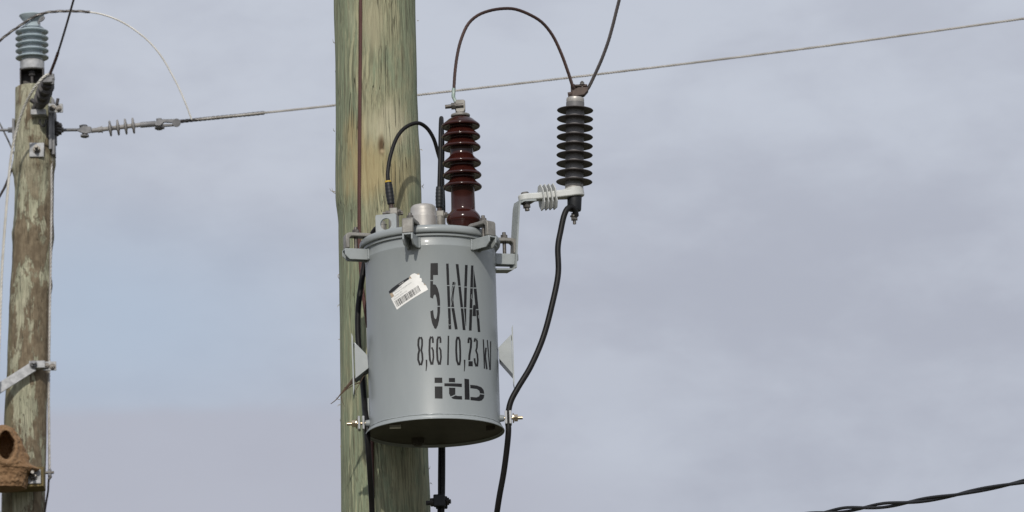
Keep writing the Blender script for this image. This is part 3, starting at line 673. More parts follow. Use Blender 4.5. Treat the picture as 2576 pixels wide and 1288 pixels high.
# black disconnector with stud below
mb = MB().lathe(axis_prof([(1445.5, 490), (1444.5, 530)], AY, [(494, 0.01), (494, 18.4), (527, 17.6), (530, 16.6), (531, 0.01)]), 40); mb.build('disconnector', 'black_tape', arr, ang=50)
sb = at(1444, 531, AY - 0.004); ad = Vector((0.01, 0, -1)).normalized(); m_ = MB()
m_.cyl(sb, sb + ad * 0.034, 0.0042, n=14); m_.cyl(sb + ad * 0.006, sb + ad * 0.012, 0.0085, n=6); m_.cyl(sb + ad * 0.012, sb + ad * 0.0145, 0.0105, n=20); m_.cyl(sb + ad * 0.0145, sb + ad * 0.0235, 0.0092, n=6)
m_.build('bolt', 'bolt_metal', arr)
# painted steel strap from the tank up to the bracket
s0 = at(1240, 681, 0.03); s1 = at(1283, 681, 0.05); s2 = at(1291, 673, 0.05); s3 = at(1299.5, 522, 0.052); s4 = at(1305, 512.5, 0.053); s5 = at(1312, 508.5, 0.054); s6 = at(1342, 507.0, 0.060)
mb = MB(); rp = smooth_path([s0, s0.lerp(s1, 0.9), s1, s2, s2.lerp(s3, 0.06), s3, s4, s5, s5.lerp(s6, 0.2), s6], 0.004); fr = []
wv = Vector((-0.40, 0.917, 0))
for i, p in enumerate(rp):
    t = (rp[min(i + 1, len(rp) - 1)] - rp[max(i - 1, 0)]).normalized(); nn = t.cross(wv).normalized()
    fr.append([p + wv * 0.019 + nn * 0.0022, p - wv * 0.019 + nn * 0.0022, p - wv * 0.019 - nn * 0.0022, p + wv * 0.019 - nn * 0.0022])
mb.rings(fr); mb.build('mounting_strap', 'bracket_paint', arr, ang=40)

# ------------------------------------------------------------------ cables round the transformer
def cable(name, pts, r_, m, label, cat='cable', group=None, step=0.006, n=12, parent_empty=False):
    path = smooth_path(pts, step); mb = MB().tube(path, r_, n)
    return tag(mb.build(name, m, loc=path[0]), label, cat, group)
def rope(name, pts, r_, ns, pitch, m, label, cat='wire', group=None, step=0.004, n=6):
    path = smooth_path(pts, step); mb = MB().strands(path, r_ * 0.66, ns, pitch, n)
    return tag(mb.build(name, m, loc=path[0], ang=80), label, cat, group)
def A(Y, *pts): return [at(x, y, Y) for x, y in pts]
def z5(x, y): return ((1750 + x / 2.8627) * 0.62891, y / 2.8627 * 0.62891)
# jumper from bushing to arrester
jp = [z5(*q) for q in [(188, 1015), (200, 830), (225, 640), (268, 460), (345, 285), (455, 180), (600, 122), (760, 98), (900, 108), (1060, 170), (1200, 260), (1320, 410), (1420, 620), (1500, 840), (1548, 985), (1580, 1025), (1600, 1030)]]
pts = [at(x, y, BY + (AY - BY) * min(1, max(0, (x - 1141) / (1450 - 1141))) - 0.004) for x, y in jp]
jt = thing('jumper_wire', pts[0], 'brown stranded copper wire arching from the brown bushing to the arrester top', 'wire')
MB().strands(smooth_path(pts, 0.004), 0.0029, 7, 0.075, 6).build('conductor', 'copper_brown', jt, ang=80)
p_ = [z5(187, 1012), z5(184, 1060), z5(182, 1110), z5(196, 1140), z5(208, 1175), z5(210, 1215)]
mb = MB().tube(smooth_path([at(x, y, BY - 0.006) for x, y in p_], 0.003), lambda t: 0.0048 if t < 0.5 else 0.0042, 12)
mb.build('lug', 'tinned_lug', jt)
# riser from the arrester clamp up out of view
rp_ = [z5(*q) for q in [(1640, 1028), (1690, 1040), (1725, 1010), (1790, 880), (1880, 680), (1950, 490), (2000, 320), (2050, 120), (2080, 0), (2130, -230), (2160, -420), (2190, -700), (2300, -2600), (2420, -5200)]]
rope('riser_wire', [at(x, y, AY - 0.004 + max(0, 200 - y) * 0.0004) for x, y in rp_], 0.0046, 7, 0.08, 'dark_wire', 'dark wire climbing from the arrester clamp out through the top edge', 'wire')
# black tails from the low-voltage terminals
def boot(parent, a, b, ya=None, yb=None, r_=0.0085, ring=True):
    pa, pb_ = at(*a, ya), at(*b, yb); m_ = MB()
    d = pb_ - pa
    path = [pa.lerp(pb_, i / 20) for i in range(21)]
    m_.tube(path, lambda t: r_ * (0.92 + 0.12 * math.sin(min(t, 1) * math.pi) + 0.035 * math.sin(t * 38)), 16)
    o = m_.build('tape_wrap', 'black_tape', parent)
    if ring:
        m_ = MB().cyl(pb_ - d * 0.02, pb_ + d * 0.07, r_ * 0.86, n=18); m_.build('tape_ring', 'yellow_tape', parent)
    m_ = MB().cyl(pa - d.normalized() * 0.018, pa + d * 0.05, 0.006, n=16); m_.build('lug', 'bronze', parent)
def z4p(x, y): return ((1300 + x / 1.431) * 0.62891, y / 1.431 * 0.62891)
pt = [z4p(376, 1170), z4p(362, 1040), z4p(360, 980), z4p(375, 890), z4p(410, 790), z4p(460, 730), z4p(527, 704), z4p(580, 730), z4p(620, 790), z4p(645, 870), z4p(668, 960), z4p(674, 1070), (1116, 560), (1112, 800), (1107, 1140), (1106, 1262), (1104, 1330), (1100, 1700)]
ys = [0.045, 0.045, 0.048, 0.055, 0.07, 0.085, 0.10, 0.12, 0.135, 0.15, 0.165, 0.175, 0.19, 0.20, 0.20, 0.205, 0.21, 0.22]
P_ = [at(x, y, q) for (x, y), q in zip(pt, ys)]
c1 = thing('power_cable', P_[0], 'black cable arching from the taped yellow-ringed left terminal over in front of the pole', 'cable', 'black tails from the transformer lid')
MB().tube(smooth_path(P_, 0.006), 0.0050, 12).build('sheath', 'black_rubber', c1)
boot(c1, z4p(378, 1168), z4p(362, 1045), 0.045, 0.045, 0.0098)
pt = [z4p(655, 1190), z4p(655, 1070), z4p(658, 960), z4p(661, 830), z4p(663, 720), z4p(666, 676), z4p(668, 720), z4p(672, 860), (1111, 480), (1112, 640), (1114, 900), (1115, 1140), (1114, 1262), (1112, 1330), (1108, 1700)]
ys = [0.03, 0.03, 0.032, 0.04, 0.055, 0.085, 0.125, 0.15, 0.17, 0.18, 0.19, 0.19, 0.195, 0.20, 0.21]
P_ = [at(x, y, q) for (x, y), q in zip(pt, ys)]
c2 = thing('power_cable', P_[0], 'black cable in a narrow upright loop just left of the brown bushing', 'cable', 'black tails from the transformer lid')
MB().tube(smooth_path(P_, 0.006), 0.0056, 12).build('sheath', 'black_rubber', c2)
boot(c2, z4p(655, 1188), z4p(656, 1070), 0.03, 0.03, 0.0098, ring=False)
# tail down the left side
pt = [(962, 572), (945, 577), (928, 610), (917, 665), (908, 720), (901, 780), (901, 850), (908, 920), (914, 980), (918, 1030), (923, 1065), (925, 1110), (930, 1180), (936, 1288), (938, 1400), (940, 1800)]
ys = [0.05, 0.07, 0.09, 0.10, 0.10, 0.10, 0.10, 0.095, 0.07, 0.03, 0.0, -0.005, 0.02, 0.09, 0.14, 0.18]
cable('power_cable', [at(x, y, q) for (x, y), q in zip(pt, ys)], 0.0072, 'black_rubber', 'black cable hugging the left side of the grey tank, bulging then running down', 'cable', 'black tails from the transformer lid')
# arrester earth lead
pt = [z2(1200 + 0, 0)]
def zz5(x, y): return ((1700 + x / 1.84) * 0.62891, (300 + y / 1.84) * 0.62891)
pt = [zz5(1112, 1040), zz5(1105, 1000), zz5(1078, 972), zz5(1047, 985), zz5(1022, 1040), zz5(1000, 1140), zz5(978, 1270), (1404, 690), (1388, 770), (1366, 850), (1336, 920), (1305, 972), (1287, 1005), (1280, 1030), (1278, 1055), (1279, 1085), (1275, 1130), (1267, 1190), (1257, 1245), (1250, 1290), (1238, 1380), (1200, 1800)]
ys = [0.082, 0.078, 0.07, 0.06, 0.055, 0.05, 0.045, 0.04, 0.03, 0.02, 0.005, -0.008, -0.012, -0.013, -0.012, -0.012, 0, 0.02, 0.04, 0.06, 0.1, 0.18]
P_ = [at(x, y, q) for (x, y), q in zip(pt, ys)]
e1_ = thing('earth_cable', P_[0], 'thick black cable curving from under the arrester down past the right of the tank', 'cable')
MB().tube(smooth_path(P_, 0.006), 0.0074, 14).build('sheath', 'black_rubber', e1_)
# copper earth wire stapled to the pole
pt = [(907, -40), (906.5, 60), (906, 160), (905, 300), (904, 440), (903.5, 560), (905, 640), (911, 720), (919, 780), (930, 860), (936, 1000), (936, 1140), (938, 1300), (939, 1500), (940, 2000)]
def on_pole(x, y):
    l, r_ = interp(MLEFT, y), interp(MRIGHT, y); c_, rr = (l + r_) / 2, (r_ - l) / 2
    return at(x, y, PY - math.sqrt(max(rr * rr - (x - c_) ** 2, 0)) * sc(PY) - 0.0035)
mb_pts = [on_pole(x, y) for x, y in [(907, -1200), (907, -600)] + pt]
rope('copper_wire', mb_pts, 0.0050, 7, 0.05, 'copper_red', 'reddish brown stranded wire running straight down the face of the thick pole', 'wire', step=0.005)
# clamp that holds the two cables below the tank
c_ = at(1108, 1262, 0.196)
cc_ = thing('cable_clamp', c_, 'black bolted clamp gripping the paired cables below the tank', 'clamp')
mb = MB()
for s_ in (-0.013, 0.013): mb.box(c_ + Vector((s_ * 0.2, s_, 0)), (0.030, 0.012, 0.032))
mb.build('jaw', 'black_tape', cc_, bevel=0.003)
mb = MB(); mb.cyl(c_ + Vector((-0.036, 0.012, 0)), c_ + Vector((0.026, 0, 0)), 0.0058, n=14); mb.cyl(c_ + Vector((0.015, 0, 0)), c_ + Vector((0.022, 0, 0)), 0.010, n=6); mb.cyl(c_ + Vector((-0.024, 0.006, 0)), c_ + Vector((-0.016, 0.004, 0)), 0.011, n=16)
mb.build('bolt', 'dark_fitting', cc_)
# dry twigs caught behind the left hanger
tw = at(892, 950, -0.02); mb = MB()
for pts_, r_ in [([(892, 948), (878, 966), (862, 985), (846, 1005), (832, 1016)], 0.0030), ([(890, 952), (874, 974), (860, 990)], 0.0042), ([(893, 956), (880, 968), (866, 976)], 0.0036), ([(906, 962), (890, 968), (872, 980), (858, 992)], 0.0018), ([(918, 940), (905, 964), (894, 985), (897, 996)], 0.0016), ([(858, 998), (862, 1012), (868, 1024)], 0.0011)]:
    mb.tube(smooth_path([at(x, y, -0.015 - 0.002 * i) for i, (x, y) in enumerate(pts_)], 0.005), (lambda rr: (lambda t: rr * (1 - 0.7 * t)))(r_), 6)
tag(mb.build('dry_twig', 'dry_leaf', loc=tw), 'wisp of dry brown twigs caught behind the left side of the tank', 'twig')

# ------------------------------------------------------------------ things on the left pole
GI = 'insulators on the mottled pole'
PIY = LY - 0.01
pi_ = thing('post_insulator', at(81, 222, PIY), 'pale blue-grey ribbed post insulator standing upright on the mottled pole top', 'insulator')
IA = [(79.5, 40), (81.5, 200)]
pr = [(36, 0.01), (36, 24), (37.5, 30.5), (40, 32), (43, 30), (50, 24.5), (54, 20), (57, 19.5), (62, 22.5), (68, 23.5), (72, 30)]
for L in (80.6, 96.5, 112.3, 128, 145): pr += [(L - 8, 26), (L - 5.5, 31), (L - 2, 40), (L, 42.4), (L + 1.8, 41.8), (L + 1.8, 36), (L + 1.2, 28), (L + 3, 26)]
pr += [(153, 26), (153, 0.01)]
MB().lathe(axis_prof(IA, PIY, pr), 56).build('ribbed_body', 'porcelain_grey', pi_, ang=60)
MB().lathe(axis_prof(IA, PIY, [(152, 0.01), (152, 27), (155, 30), (158, 31), (176, 31), (178, 29), (178, 0.01)]), 40).build('metal_base', 'galvanised', pi_)
mb = MB(); c_ = at(81, 200, PIY); hwid = 30 * LK
for s_ in (-1, 1): mb.box(c_ + Vector((s_ * (hwid - 0.003), 0, 0.0)), (0.007, 0.075, 52 * LK))
mb.box(c_ + Vector((0, 0, 24 * LK)), (hwid * 2, 0.075, 0.008)); mb.box(c_ + Vector((0, 0.036, 0)), (hwid * 2 - 0.01, 0.006, 50 * LK))
mb.build('saddle_bracket', 'dark_fitting', pi_, bevel=0.002)
mb = MB(); hexbolt(mb, c_ + Vector((0, -0.01, 18 * LK)), (0, 0, -1), 0.01, 0.018, 0.02, 0.05); mb.build('bolt', 'dark_fitting', pi_)
mb = MB().tube(smooth_path(A(PIY - 0.05, (98, 54), (104, 52), (110, 46), (109, 43), (103, 46), (97, 56), (100, 60)), 0.01), 0.006, 8); mb.build('tie_wire', 'line_fitting', pi_)
# stand-off insulator pointing at the viewer
def zl1(x, y): return (x * 0.31255, y * 0.31255)
so = thing('standoff_insulator', at(*zl1(312, 880), LF), 'dark stubby insulator jutting toward the viewer just below the mottled pole top', 'insulator')
b0_ = at(*zl1(312, 870), LF - 0.01); b1_ = at(*zl1(385, 655), LF - 0.30); ax = (b1_ - b0_).normalized(); L_ = (b1_ - b0_).length
mb = MB(); prf = []
for f_, r_ in [(0, 0.001), (0, 0.022), (0.12, 0.022), (0.16, 0.030), (0.3, 0.031), (0.36, 0.041), (0.39, 0.041), (0.41, 0.030), (0.52, 0.030), (0.57, 0.042), (0.60, 0.042), (0.62, 0.030), (0.74, 0.030), (0.79, 0.042), (0.82, 0.042), (0.84, 0.028), (0.93, 0.026), (0.94, 0.001)]:
    prf.append((b0_ + ax * (L_ * f_), ax, r_))
mb.lathe(prf, 36); mb.build('ribbed_body', 'silicone_dark', so, ang=50)
mb = MB(); e = b1_; mb.box(e, (0.050, 0.05, 0.022)); mb.cyl(e + Vector((-0.03, -0.01, 0.012)), e + Vector((0.035, -0.01, 0.012)), 0.012, n=14); mb.cyl(e + Vector((0.025, -0.01, -0.02)), e + Vector((0.025, -0.01, 0.036)), 0.009, n=10); mb.cyl(e + Vector((0.01, -0.01, 0.02)), e + Vector((0.014, -0.01, 0.04)), 0.010, n=8)
mb.build('wire_clamp', 'line_fitting', so, bevel=0.003)
mb = MB(); q = at(*zl1(300, 835), LF - 0.02); mb.cyl(q + Vector((-0.03, 0, 0.02)), q + Vector((0.02, -0.02, -0.02)), 0.012, n=10); mb.cyl(q + Vector((-0.02, -0.01, -0.03)), q + Vector((0.0, -0.01, 0.02)), 0.009, n=8); mb.build('shackle', 'dark_fitting', so)
# two-bolt strap under it
def strap(label, plate, pwh, base, bwh, bolts, Y, stud_=None):
    c_ = at(*plate, Y); k = LK
    s_ = thing('strap_bracket', c_, label, 'bracket', 'galvanised straps on the mottled pole')
    m_ = MB().box(c_, (pwh[0] * k, 0.008, pwh[1] * k)); pl = m_.build('bolt_plate', 'galvanised', s_, bevel=0.002)
    m_ = MB().box(at(*base, Y + 0.0), (bwh[0] * k, 0.05, bwh[1] * k)); m_.build('pole_strap', 'galvanised', s_, bevel=0.002)
    for b in bolts:
        m_ = MB(); hexbolt(m_, at(*b, Y - 0.005), (0, -1, 0), 0.01, 0.0125, 0.012, 0.006); m_.build('bolt', 'bolt_metal', s_)
    if stud_:
        m_ = MB().cyl(at(*stud_[0], Y - 0.01), at(*stud_[1], Y - 0.01), 0.008, n=12); m_.build('stud', 'dark_fitting', s_)
    return s_
strap('pale metal strap end with two dark bolts, right beneath the jutting insulator', (140, 272.5), (37, 23), (97, 284), (38, 14), [(132.5, 271.5), (148, 273)], LF - 0.02, ((143, 262), (146, 248)))
st = strap('pale two-bolt metal strap meeting a slanting brace halfway down the mottled pole', (125, 921), (33, 23), (94, 919), (40, 18), [(117, 920), (132, 922)], LF - 0.01)
m_ = MB(); hexbolt(m_, at(84, 917, LF - 0.035), (0.1, -1, 0.1), 0.03, 0.016, 0.02, 0.02); m_.cyl(at(76, 914, LF - 0.05), at(92, 912, LF - 0.05), 0.010, n=10); m_.build('bolt', 'line_fitting', st)
ba, bb = at(84, 922, LF - 0.03), at(-330, 1186, LF - 0.10); d = (bb - ba).normalized(); n_ = d.cross(Vector((0, -1, 0))).normalized()
br = MB().box((ba + bb) / 2, ((bb - ba).length, 25 * LK, 0.008), d, n_, d.cross(n_)).build('brace', 'galvanised', loc=ba, bevel=0.002)
tag(br, 'flat grey metal brace slanting down to the left edge from the mottled pole', 'brace')
# eye bolts and strain insulators either side
EY = LY - 0.02
ey = thing('eye_bolt', at(*zl1(440, 1040), EY), 'dark bundle of eye bolt plates and wire ends right of the mottled pole', 'eye bolt')
mb = MB()
mb.box(at(*zl1(432, 1035), EY - 0.03), (0.014, 0.09, 0.29)); mb.box(at(*zl1(405, 1020), LF + 0.02), (0.016, 0.03, 0.24)); mb.box(at(*zl1(446, 1040), EY), (0.012, 0.06, 0.16))
mb.build('plate', 'line_fitting', ey, bevel=0.002)
mb = MB(); q0 = at(*zl1(440, 1046), EY)
for (x, y, x2, y2) in [(440, 1010, 496, 1018), (440, 1030, 490, 1000), (440, 1060, 494, 1066), (440, 1080, 470, 1086), (430, 990, 470, 995), (440, 1048, 480, 1040), (392, 975, 380, 1105), (430, 960, 440, 985)]:
    mb.tube(smooth_path([at(*zl1(x, y), EY - 0.05), at(*zl1((x + x2) / 2, (y + y2) / 2 - 8), EY - 0.06), at(*zl1(x2, y2), EY - 0.05)], 0.01), 0.008, 8)
mb.build('wire_tail', 'dark_fitting', ey)
mb = MB(); hexbolt(mb, at(*zl1(455, 1047), EY), (1, 0, 0), 0.01, 0.026, 0.025, 0.01); mb.build('nut', 'bolt_metal', ey)
mb = MB(); kn = [at(*zl1(x, y), LF - 0.008) for x, y in [(325, 960), (320, 985), (335, 1012), (352, 1015), (368, 990), (372, 962)]]
mb.tube(smooth_path(kn, 0.01), 0.005, 8); mb.build('staple', 'dark_fitting', ey)
def strain(label, P0, sheds, core, f0, f1, dead, Y=EY):
    pass
si = thing('strain_insulator', at(*zl1(480, 1047), EY), 'pale four-shed insulator link holding the overhead line to the right of the mottled pole', 'insulator')
tubeP = lambda mb, a, b, r_, n=16: mb.cyl(at(*zl1(*a), EY), at(*zl1(*b), EY), r_ * LK, n=n)
mb = MB(); tubeP(mb, (470, 1047), (625, 1045), 4.0); mb.build('rod', 'line_fitting', si)
mb = MB()
for dy in (-0.020, 0.020):
    p_ = [at(*zl1(x, y), EY + dy) for x, y in [(605, 1048), (640, 1030), (668, 1012), (735, 1022), (738, 1066), (690, 1078), (650, 1066)]]
    n3 = len(p_); mb.add([p + Vector((0, -0.006, 0)) for p in p_] + [p + Vector((0, 0.006, 0)) for p in p_], [tuple(range(n3)), tuple(range(2 * n3 - 1, n3 - 1, -1))] + [(i, (i + 1) % n3, n3 + (i + 1) % n3, n3 + i) for i in range(n3)])
mb.cyl(at(*zl1(682, 1006), EY), at(*zl1(682, 1108), EY), 0.014, n=10); mb.cyl(at(*zl1(682, 1086), EY), at(*zl1(682, 1102), EY), 0.024, n=6); mb.cyl(at(*zl1(672, 1010), EY), at(*zl1(672, 1024), EY), 0.024, n=6)
mb.build('clevis', 'line_fitting', si, bevel=0.002)
a_, b_ = at(*zl1(735, 1052), EY), at(*zl1(1135, 1004), EY); ax = (b_ - a_).normalized(); L_ = (b_ - a_).length; prf = [(a_, ax, 0.001), (a_, ax, 0.012), (a_ + ax * 0.03, ax, 0.012), (a_ + ax * 0.035, ax, 0.0145), (a_ + ax * L_ * 0.20, ax, 0.0145), (a_ + ax * L_ * 0.205, ax, 0.018), (a_ + ax * L_ * 0.225, ax, 0.018), (a_ + ax * L_ * 0.23, ax, 0.011)]
for x in (887, 950, 1012, 1073):
    s_ = L_ * (x - 735) / 400
    prf += [(a_ + ax * (s_ - 0.010), ax, 0.011), (a_ + ax * (s_ - 0.007), ax, 0.018), (a_ + ax * (s_ - 0.005), ax, 0.037), (a_ + ax * (s_ - 0.002), ax, 0.041), (a_ + ax * (s_ + 0.002), ax, 0.041), (a_ + ax * (s_ + 0.005), ax, 0.037), (a_ + ax * (s_ + 0.007), ax, 0.018), (a_ + ax * (s_ + 0.010), ax, 0.011)]
prf += [(b_, ax, 0.011), (b_, ax, 0.001)]
MB().lathe(prf, 40).build('ribbed_body', 'silicone_light', si, ang=50)
mb = MB(); tubeP(mb, (1130, 1006), (1250, 996), 7.5); mb.build('end_fitting', 'line_fitting', si)
mb = MB()
for dy, pl in ((-0.028, [(1245, 985), (1275, 962), (1410, 960), (1435, 975), (1425, 990), (1320, 985), (1290, 1015), (1250, 1012)]), (0.028, [(1250, 1005), (1290, 1022), (1420, 1014), (1442, 985), (1430, 975), (1410, 998), (1320, 1000), (1262, 985)])):
    p_ = [at(*zl1(x, y), EY + dy) for x, y in pl]; n3 = len(p_)
    mb.add([p + Vector((0, -0.008, 0)) for p in p_] + [p + Vector((0, 0.008, 0)) for p in p_], [tuple(range(n3)), tuple(range(2 * n3 - 1, n3 - 1, -1))] + [(i, (i + 1) % n3, n3 + (i + 1) % n3, n3 + i) for i in range(n3)])
mb.cyl(at(*zl1(1280, 955), EY), at(*zl1(1284, 1045), EY), 0.015, n=10); mb.cyl(at(*zl1(1284, 1018), EY), at(*zl1(1285, 1036), EY), 0.028, n=6)
mb.cyl(at(*zl1(1420, 988), EY - 0.04), at(*zl1(1420, 988), EY + 0.04), 0.022, n=16)
mb.build('clevis', 'line_fitting', si, bevel=0.002)
lr = MB(); lr.cyl(at(-2400, 360, EY), at(-58, 327.5, EY), 2.5 * LK, n=8); lr.cyl(at(-60, 327.5, EY), at(30, 327, EY), 3.5 * LK, n=14); lr.cyl(at(20, 327, EY), at(34, 327, EY), 7 * LK, n=6); lr.box(at(35, 327, EY), (0.012, 0.08, 0.10))
tag(lr.build('tie_rod', 'line_fitting', loc=at(30, 327, EY)), 'short grey rod leaving the mottled pole toward the left edge', 'rod')
# ------------------------------------------------------------------ overhead wires
GW = None
pts = [at(x, y, Y) for x, y, Y in [(446, 305.5, EY), (560, 294, 16.96), (660, 284, 16.93), (843, 264.5, 16.86), (1050, 239, 16.78), (1300, 210.5, 16.68), (1550, 181, 16.58), (1850, 144.5, 16.46), (2150, 105.5, 16.34), (2576, 46.5, 16.18), (2800, 14, 16.1), (3400, -75, 15.9), (6000, -490, 14.9)]]
rope('overhead_line', pts, 0.0050, 3, 0.040, 'aluminium_wire', 'long pale twisted wire crossing the whole sky behind the transformer', 'wire', step=0.006)
pts = [at(x, y, EY - 0.004) for x, y in [(446, 306.2), (520, 298.5), (600, 290.5), (665, 283.8)]]
rope('line_grip', pts, 0.0085, 4, 0.09, 'dark_fitting', 'dark preformed grip wrapped over the start of the long overhead wire', 'wire grip', step=0.006)
jpx = [(0, 102), (25, 82), (50, 65), (75, 48), (95, 38), (120, 31), (150, 28.5), (185, 28), (222, 30), (260, 37), (300, 52), (340, 76), (378, 108), (408, 145), (434, 190), (455, 232), (470, 268), (482, 301)]
pts = [at(-2400, 420, PIY - 1.0), at(-1200, 400, PIY - 0.5), at(-400, 330, PIY - 0.12), at(-90, 180, PIY - 0.05)] + [at(x, y, PIY - 0.055) for x, y in jpx]
jw = thing('bypass_wire', pts[0], 'pale wire arching from the blue-grey insulator head down to the overhead line', 'wire')
path = smooth_path(pts, 0.008); cut = min(range(len(path)), key=lambda i: (path[i] - at(232, 31.5, PIY - 0.055)).length)
MB().tube(path, 0.0042, 8).build('conductor', 'pale_wire', jw)
MB().strands(path[:cut], 0.0040, 3, 0.16, 6).build('armour_wrap', 'dark_wire', jw)
pts = [at(x, y, Y) for x, y, Y in [(210, -90, LF - 0.9), (185, 0, LF - 0.62), (165, 70, LF - 0.50), (146, 132, LF - 0.40), (133, 168, LF - 0.34), (124, 190, LF - 0.31)]]
dw = thing('drop_wire', pts[0], 'dark wire slanting from the top edge down to the stubby jutting insulator', 'wire')
path = smooth_path(pts, 0.01); MB().tube(path, 0.0056, 8).build('conductor', 'dark_wire', dw)
ci = min(range(len(path)), key=lambda i: (path[i] - pts[3]).length)
MB().tube(path[ci:], 0.0078, 8).build('armour_wrap', 'copper_brown', dw)
pts = [at(x, y, Y) for x, y, Y in [(126, 186, LF - 0.31), (112, 192, LF - 0.33), (92, 214, LF - 0.32), (70, 250, LF - 0.26), (52, 292, LF - 0.2), (40, 332, LF - 0.16), (31, 375, LF - 0.14), (24, 430, LF - 0.13), (17, 510, LF - 0.12), (10, 600, LF - 0.11), (5, 680, LF - 0.1), (1, 780, LF - 0.1), (-3, 900, LF - 0.1), (-15, 1200, LF - 0.1)]]
rope('drop_wire', pts, 0.0060, 3, 0.06, 'pale_wire', 'pale wire falling from the jutting insulator along the left of the mottled pole', 'wire', step=0.008)
cable('thin_wire', A(LY + 0.05, (-420, -480), (-200, -62), (-20, 275), (0, 312), (18, 348), (35, 386)), 0.0045, 'line_fitting', 'thin grey wire slanting in from the left edge above the dark one', 'wire', step=0.02, n=8)
cable('thin_wire', A(LY - 0.02, (-1200, 2600), (-500, 1370), (-30, 545), (0, 492), (14, 466), (30, 424)), 0.0062, 'dark_wire', 'dark wire slanting up from the left edge to the mottled pole bulge', 'wire', step=0.02, n=8)
rope('earth_wire', [at(x, y, LY - 0.05) for x, y in [(131, 345), (129, 420), (129.5, 500), (128, 600), (126.5, 700), (125, 780), (123.5, 900), (122.5, 1000), (123.5, 1100), (124.5, 1180)]], 0.0060, 3, 0.06, 'aluminium_wire', 'thin silver wire running down the right edge of the mottled pole', 'wire', step=0.01)
ew = thing('wire_connector', at(124, 1190, LY - 0.05), 'small grey bolted wire connector at the right end of the wooden crossarm', 'connector')
mb = MB(); c_ = at(125, 1190, LY - 0.05); mb.box(c_, (0.018, 0.03, 0.036)); mb.build('body', 'line_fitting', ew, bevel=0.003)
mb = MB(); mb.cyl(c_ + Vector((-0.026, -0.01, 0.0)), c_ + Vector((0.022, -0.01, 0.0)), 0.007, n=10); mb.cyl(c_ + Vector((-0.006, -0.01, -0.035)), c_ + Vector((0.008, -0.01, -0.018)), 0.007, n=8); mb.build('bolt', 'bolt_metal', ew)
cable('tail_wire', A(LY - 0.05, (124, 1198), (122, 1215), (121, 1235), (116, 1265), (112, 1300), (108, 1400)), 0.0052, 'dark_wire', 'dark wire end dropping from the small connector beside the crossarm', 'wire', step=0.02, n=8)
# ------------------------------------------------------------------ crossarm and mud nest
CY = LF - 0.075
ca = thing('crossarm', at(0, 1210, CY), 'square wooden crossarm bolted to the mottled pole under the mud nest', 'crossarm')
a_ = at(112.5, 1205, CY); b_ = at(-500, 1225.3, CY)
d = (b_ - a_).normalized(); n_ = Vector((0, 1, 0)); ez = d.cross(n_); ez = ez if ez.z > 0 else -ez
MB().box((a_ + b_) / 2, ((b_ - a_).length, 0.13, 50 * LK), d, n_, ez).build('beam', 'timber_beam', ca, bevel=0.004)
washer(ca, 84.5, 1199, CY - 0.070, 36, 0.05, 0.0)
NY = CY - 0.095
nest = thing('bird_nest', at(8, 1200, NY), 'round brown mud nest with a dark oval entrance, sitting on the crossarm at bottom left', 'bird nest')
mb = MB(); nu, nv = 180, 130; c_ = at(8, 1152, NY); rs = []
ho = at(20, 1127, NY)
prof_n = [(-1.0, 0.2), (-0.95, 0.80), (-0.8, 0.90), (-0.6, 0.92), (-0.45, 0.96), (-0.25, 0.97), (0.0, 0.93), (0.25, 0.86), (0.5, 0.73), (0.72, 0.55), (0.88, 0.36), (0.97, 0.17), (1.0, 0.005)]
def prf_at(s_):
    for (a, ra), (b, rb) in zip(prof_n, prof_n[1:]):
        if a <= s_ <= b:
            t = (s_ - a) / (b - a); t = t * t * (3 - 2 * t) * 0.5 + t * 0.5; return ra + (rb - ra) * t
    return 0.0
RN = 66 * LK; HN = 83 * LK
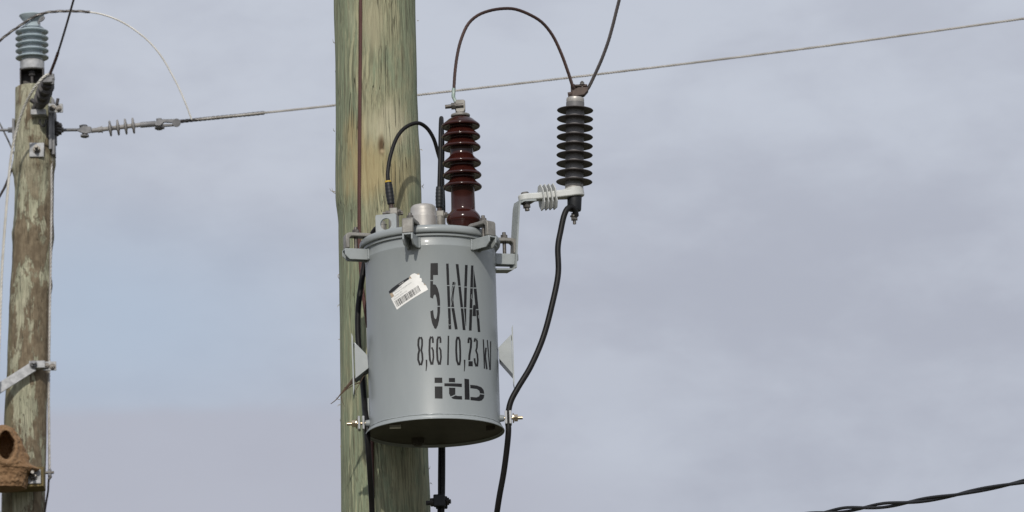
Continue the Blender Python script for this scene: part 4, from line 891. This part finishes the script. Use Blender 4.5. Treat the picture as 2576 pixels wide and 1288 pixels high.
for i in range(nv):
    s_ = 1 - 2 * i / (nv - 1); ring = []
    s_ = math.sin(s_ * math.pi / 2) * 0.35 + s_ * 0.65
    for j in range(nu):
        th = 2 * math.pi * j / nu; dx, dy = math.cos(th), math.sin(th)
        rr = prf_at(max(-1, min(1, s_))) * RN
        fl = 1.0 + 0.42 * max(0, dx) ** 2 * math.exp(-((s_ + 0.38) / 0.10) ** 2)
        p = c_ + Vector((dx * rr * fl, dy * rr * (0.86 if s_ > -0.4 else 0.80), s_ * HN))
        q = (p - c_) * 9; nz = noise.noise(q) * 0.012 + noise.noise(q * 3.1) * 0.007 + noise.noise(q * 8) * 0.004 + abs(noise.noise(q * 5.2 + Vector((4, 1, 7)))) * 0.008
        p = p + Vector((dx, dy, 0.3 * s_)) * nz
        if dy < 0.3:                                        # hollow entrance, with a raised lip
            ex = (p.x - ho.x + 0.0) / (21 * LK); ezz = (p.z - ho.z) / (39 * LK)
            ex += 0.25 * ezz * (1 if ezz > 0 else 0.2) * 0.6
            ex *= 1 + 0.7 * max(0, ezz) ** 2 + 0.10 * noise.noise(Vector((ezz * 3, 1.7, 0)))
            e = math.sqrt(ex * ex + ezz * ezz)
            if e < 1: f = min(1, (1 - e) * 14); p = p + Vector((-0.05, 0.32, 0.05)) * f
            elif e < 1.5: p = p + Vector((0, -0.010 * math.sin((e - 1) / 0.5 * math.pi), 0))
        ring.append(p)
    rs.append(ring)
mb.rings(rs, cap=True); mb.build('mud_dome', 'mud', nest, ang=180)

# ------------------------------------------------------------------ twisted service cable, lower right
tp_ = [(-1700, 1480), (-300, 1452), (700, 1408), (1500, 1345), (1800, 1326), (2052, 1292), (2152, 1279), (2266, 1266), (2389, 1247.5), (2441, 1237), (2576, 1211), (2760, 1172), (3200, 1060), (4200, 760)]
pts = [at(x, y, -0.5 - (x - 1500) / 1076 * 2.0) for x, y in tp_]
sv = thing('service_cable', pts[0], 'twisted pair of black insulated conductors crossing the lower right corner', 'cable')
path = smooth_path(pts, 0.01); fr = frames(path); Lc = 0; two = [[], []]
for i, (p, (a, b)) in enumerate(zip(path, fr)):
    if i: Lc += (p - path[i - 1]).length
    for k in (0, 1):
        th = math.pi * k + 2 * math.pi * Lc / 0.46 + 0.5 * math.sin(Lc * 3.7)
        rr = 0.0034 + 0.0011 * math.sin(Lc * 5.1 + 1)
        two[k].append(p + (a * math.cos(th) + b * math.sin(th)) * rr)
for q in two: MB().tube(q, 0.0036, 12).build('conductor', 'black_rubber', sv)
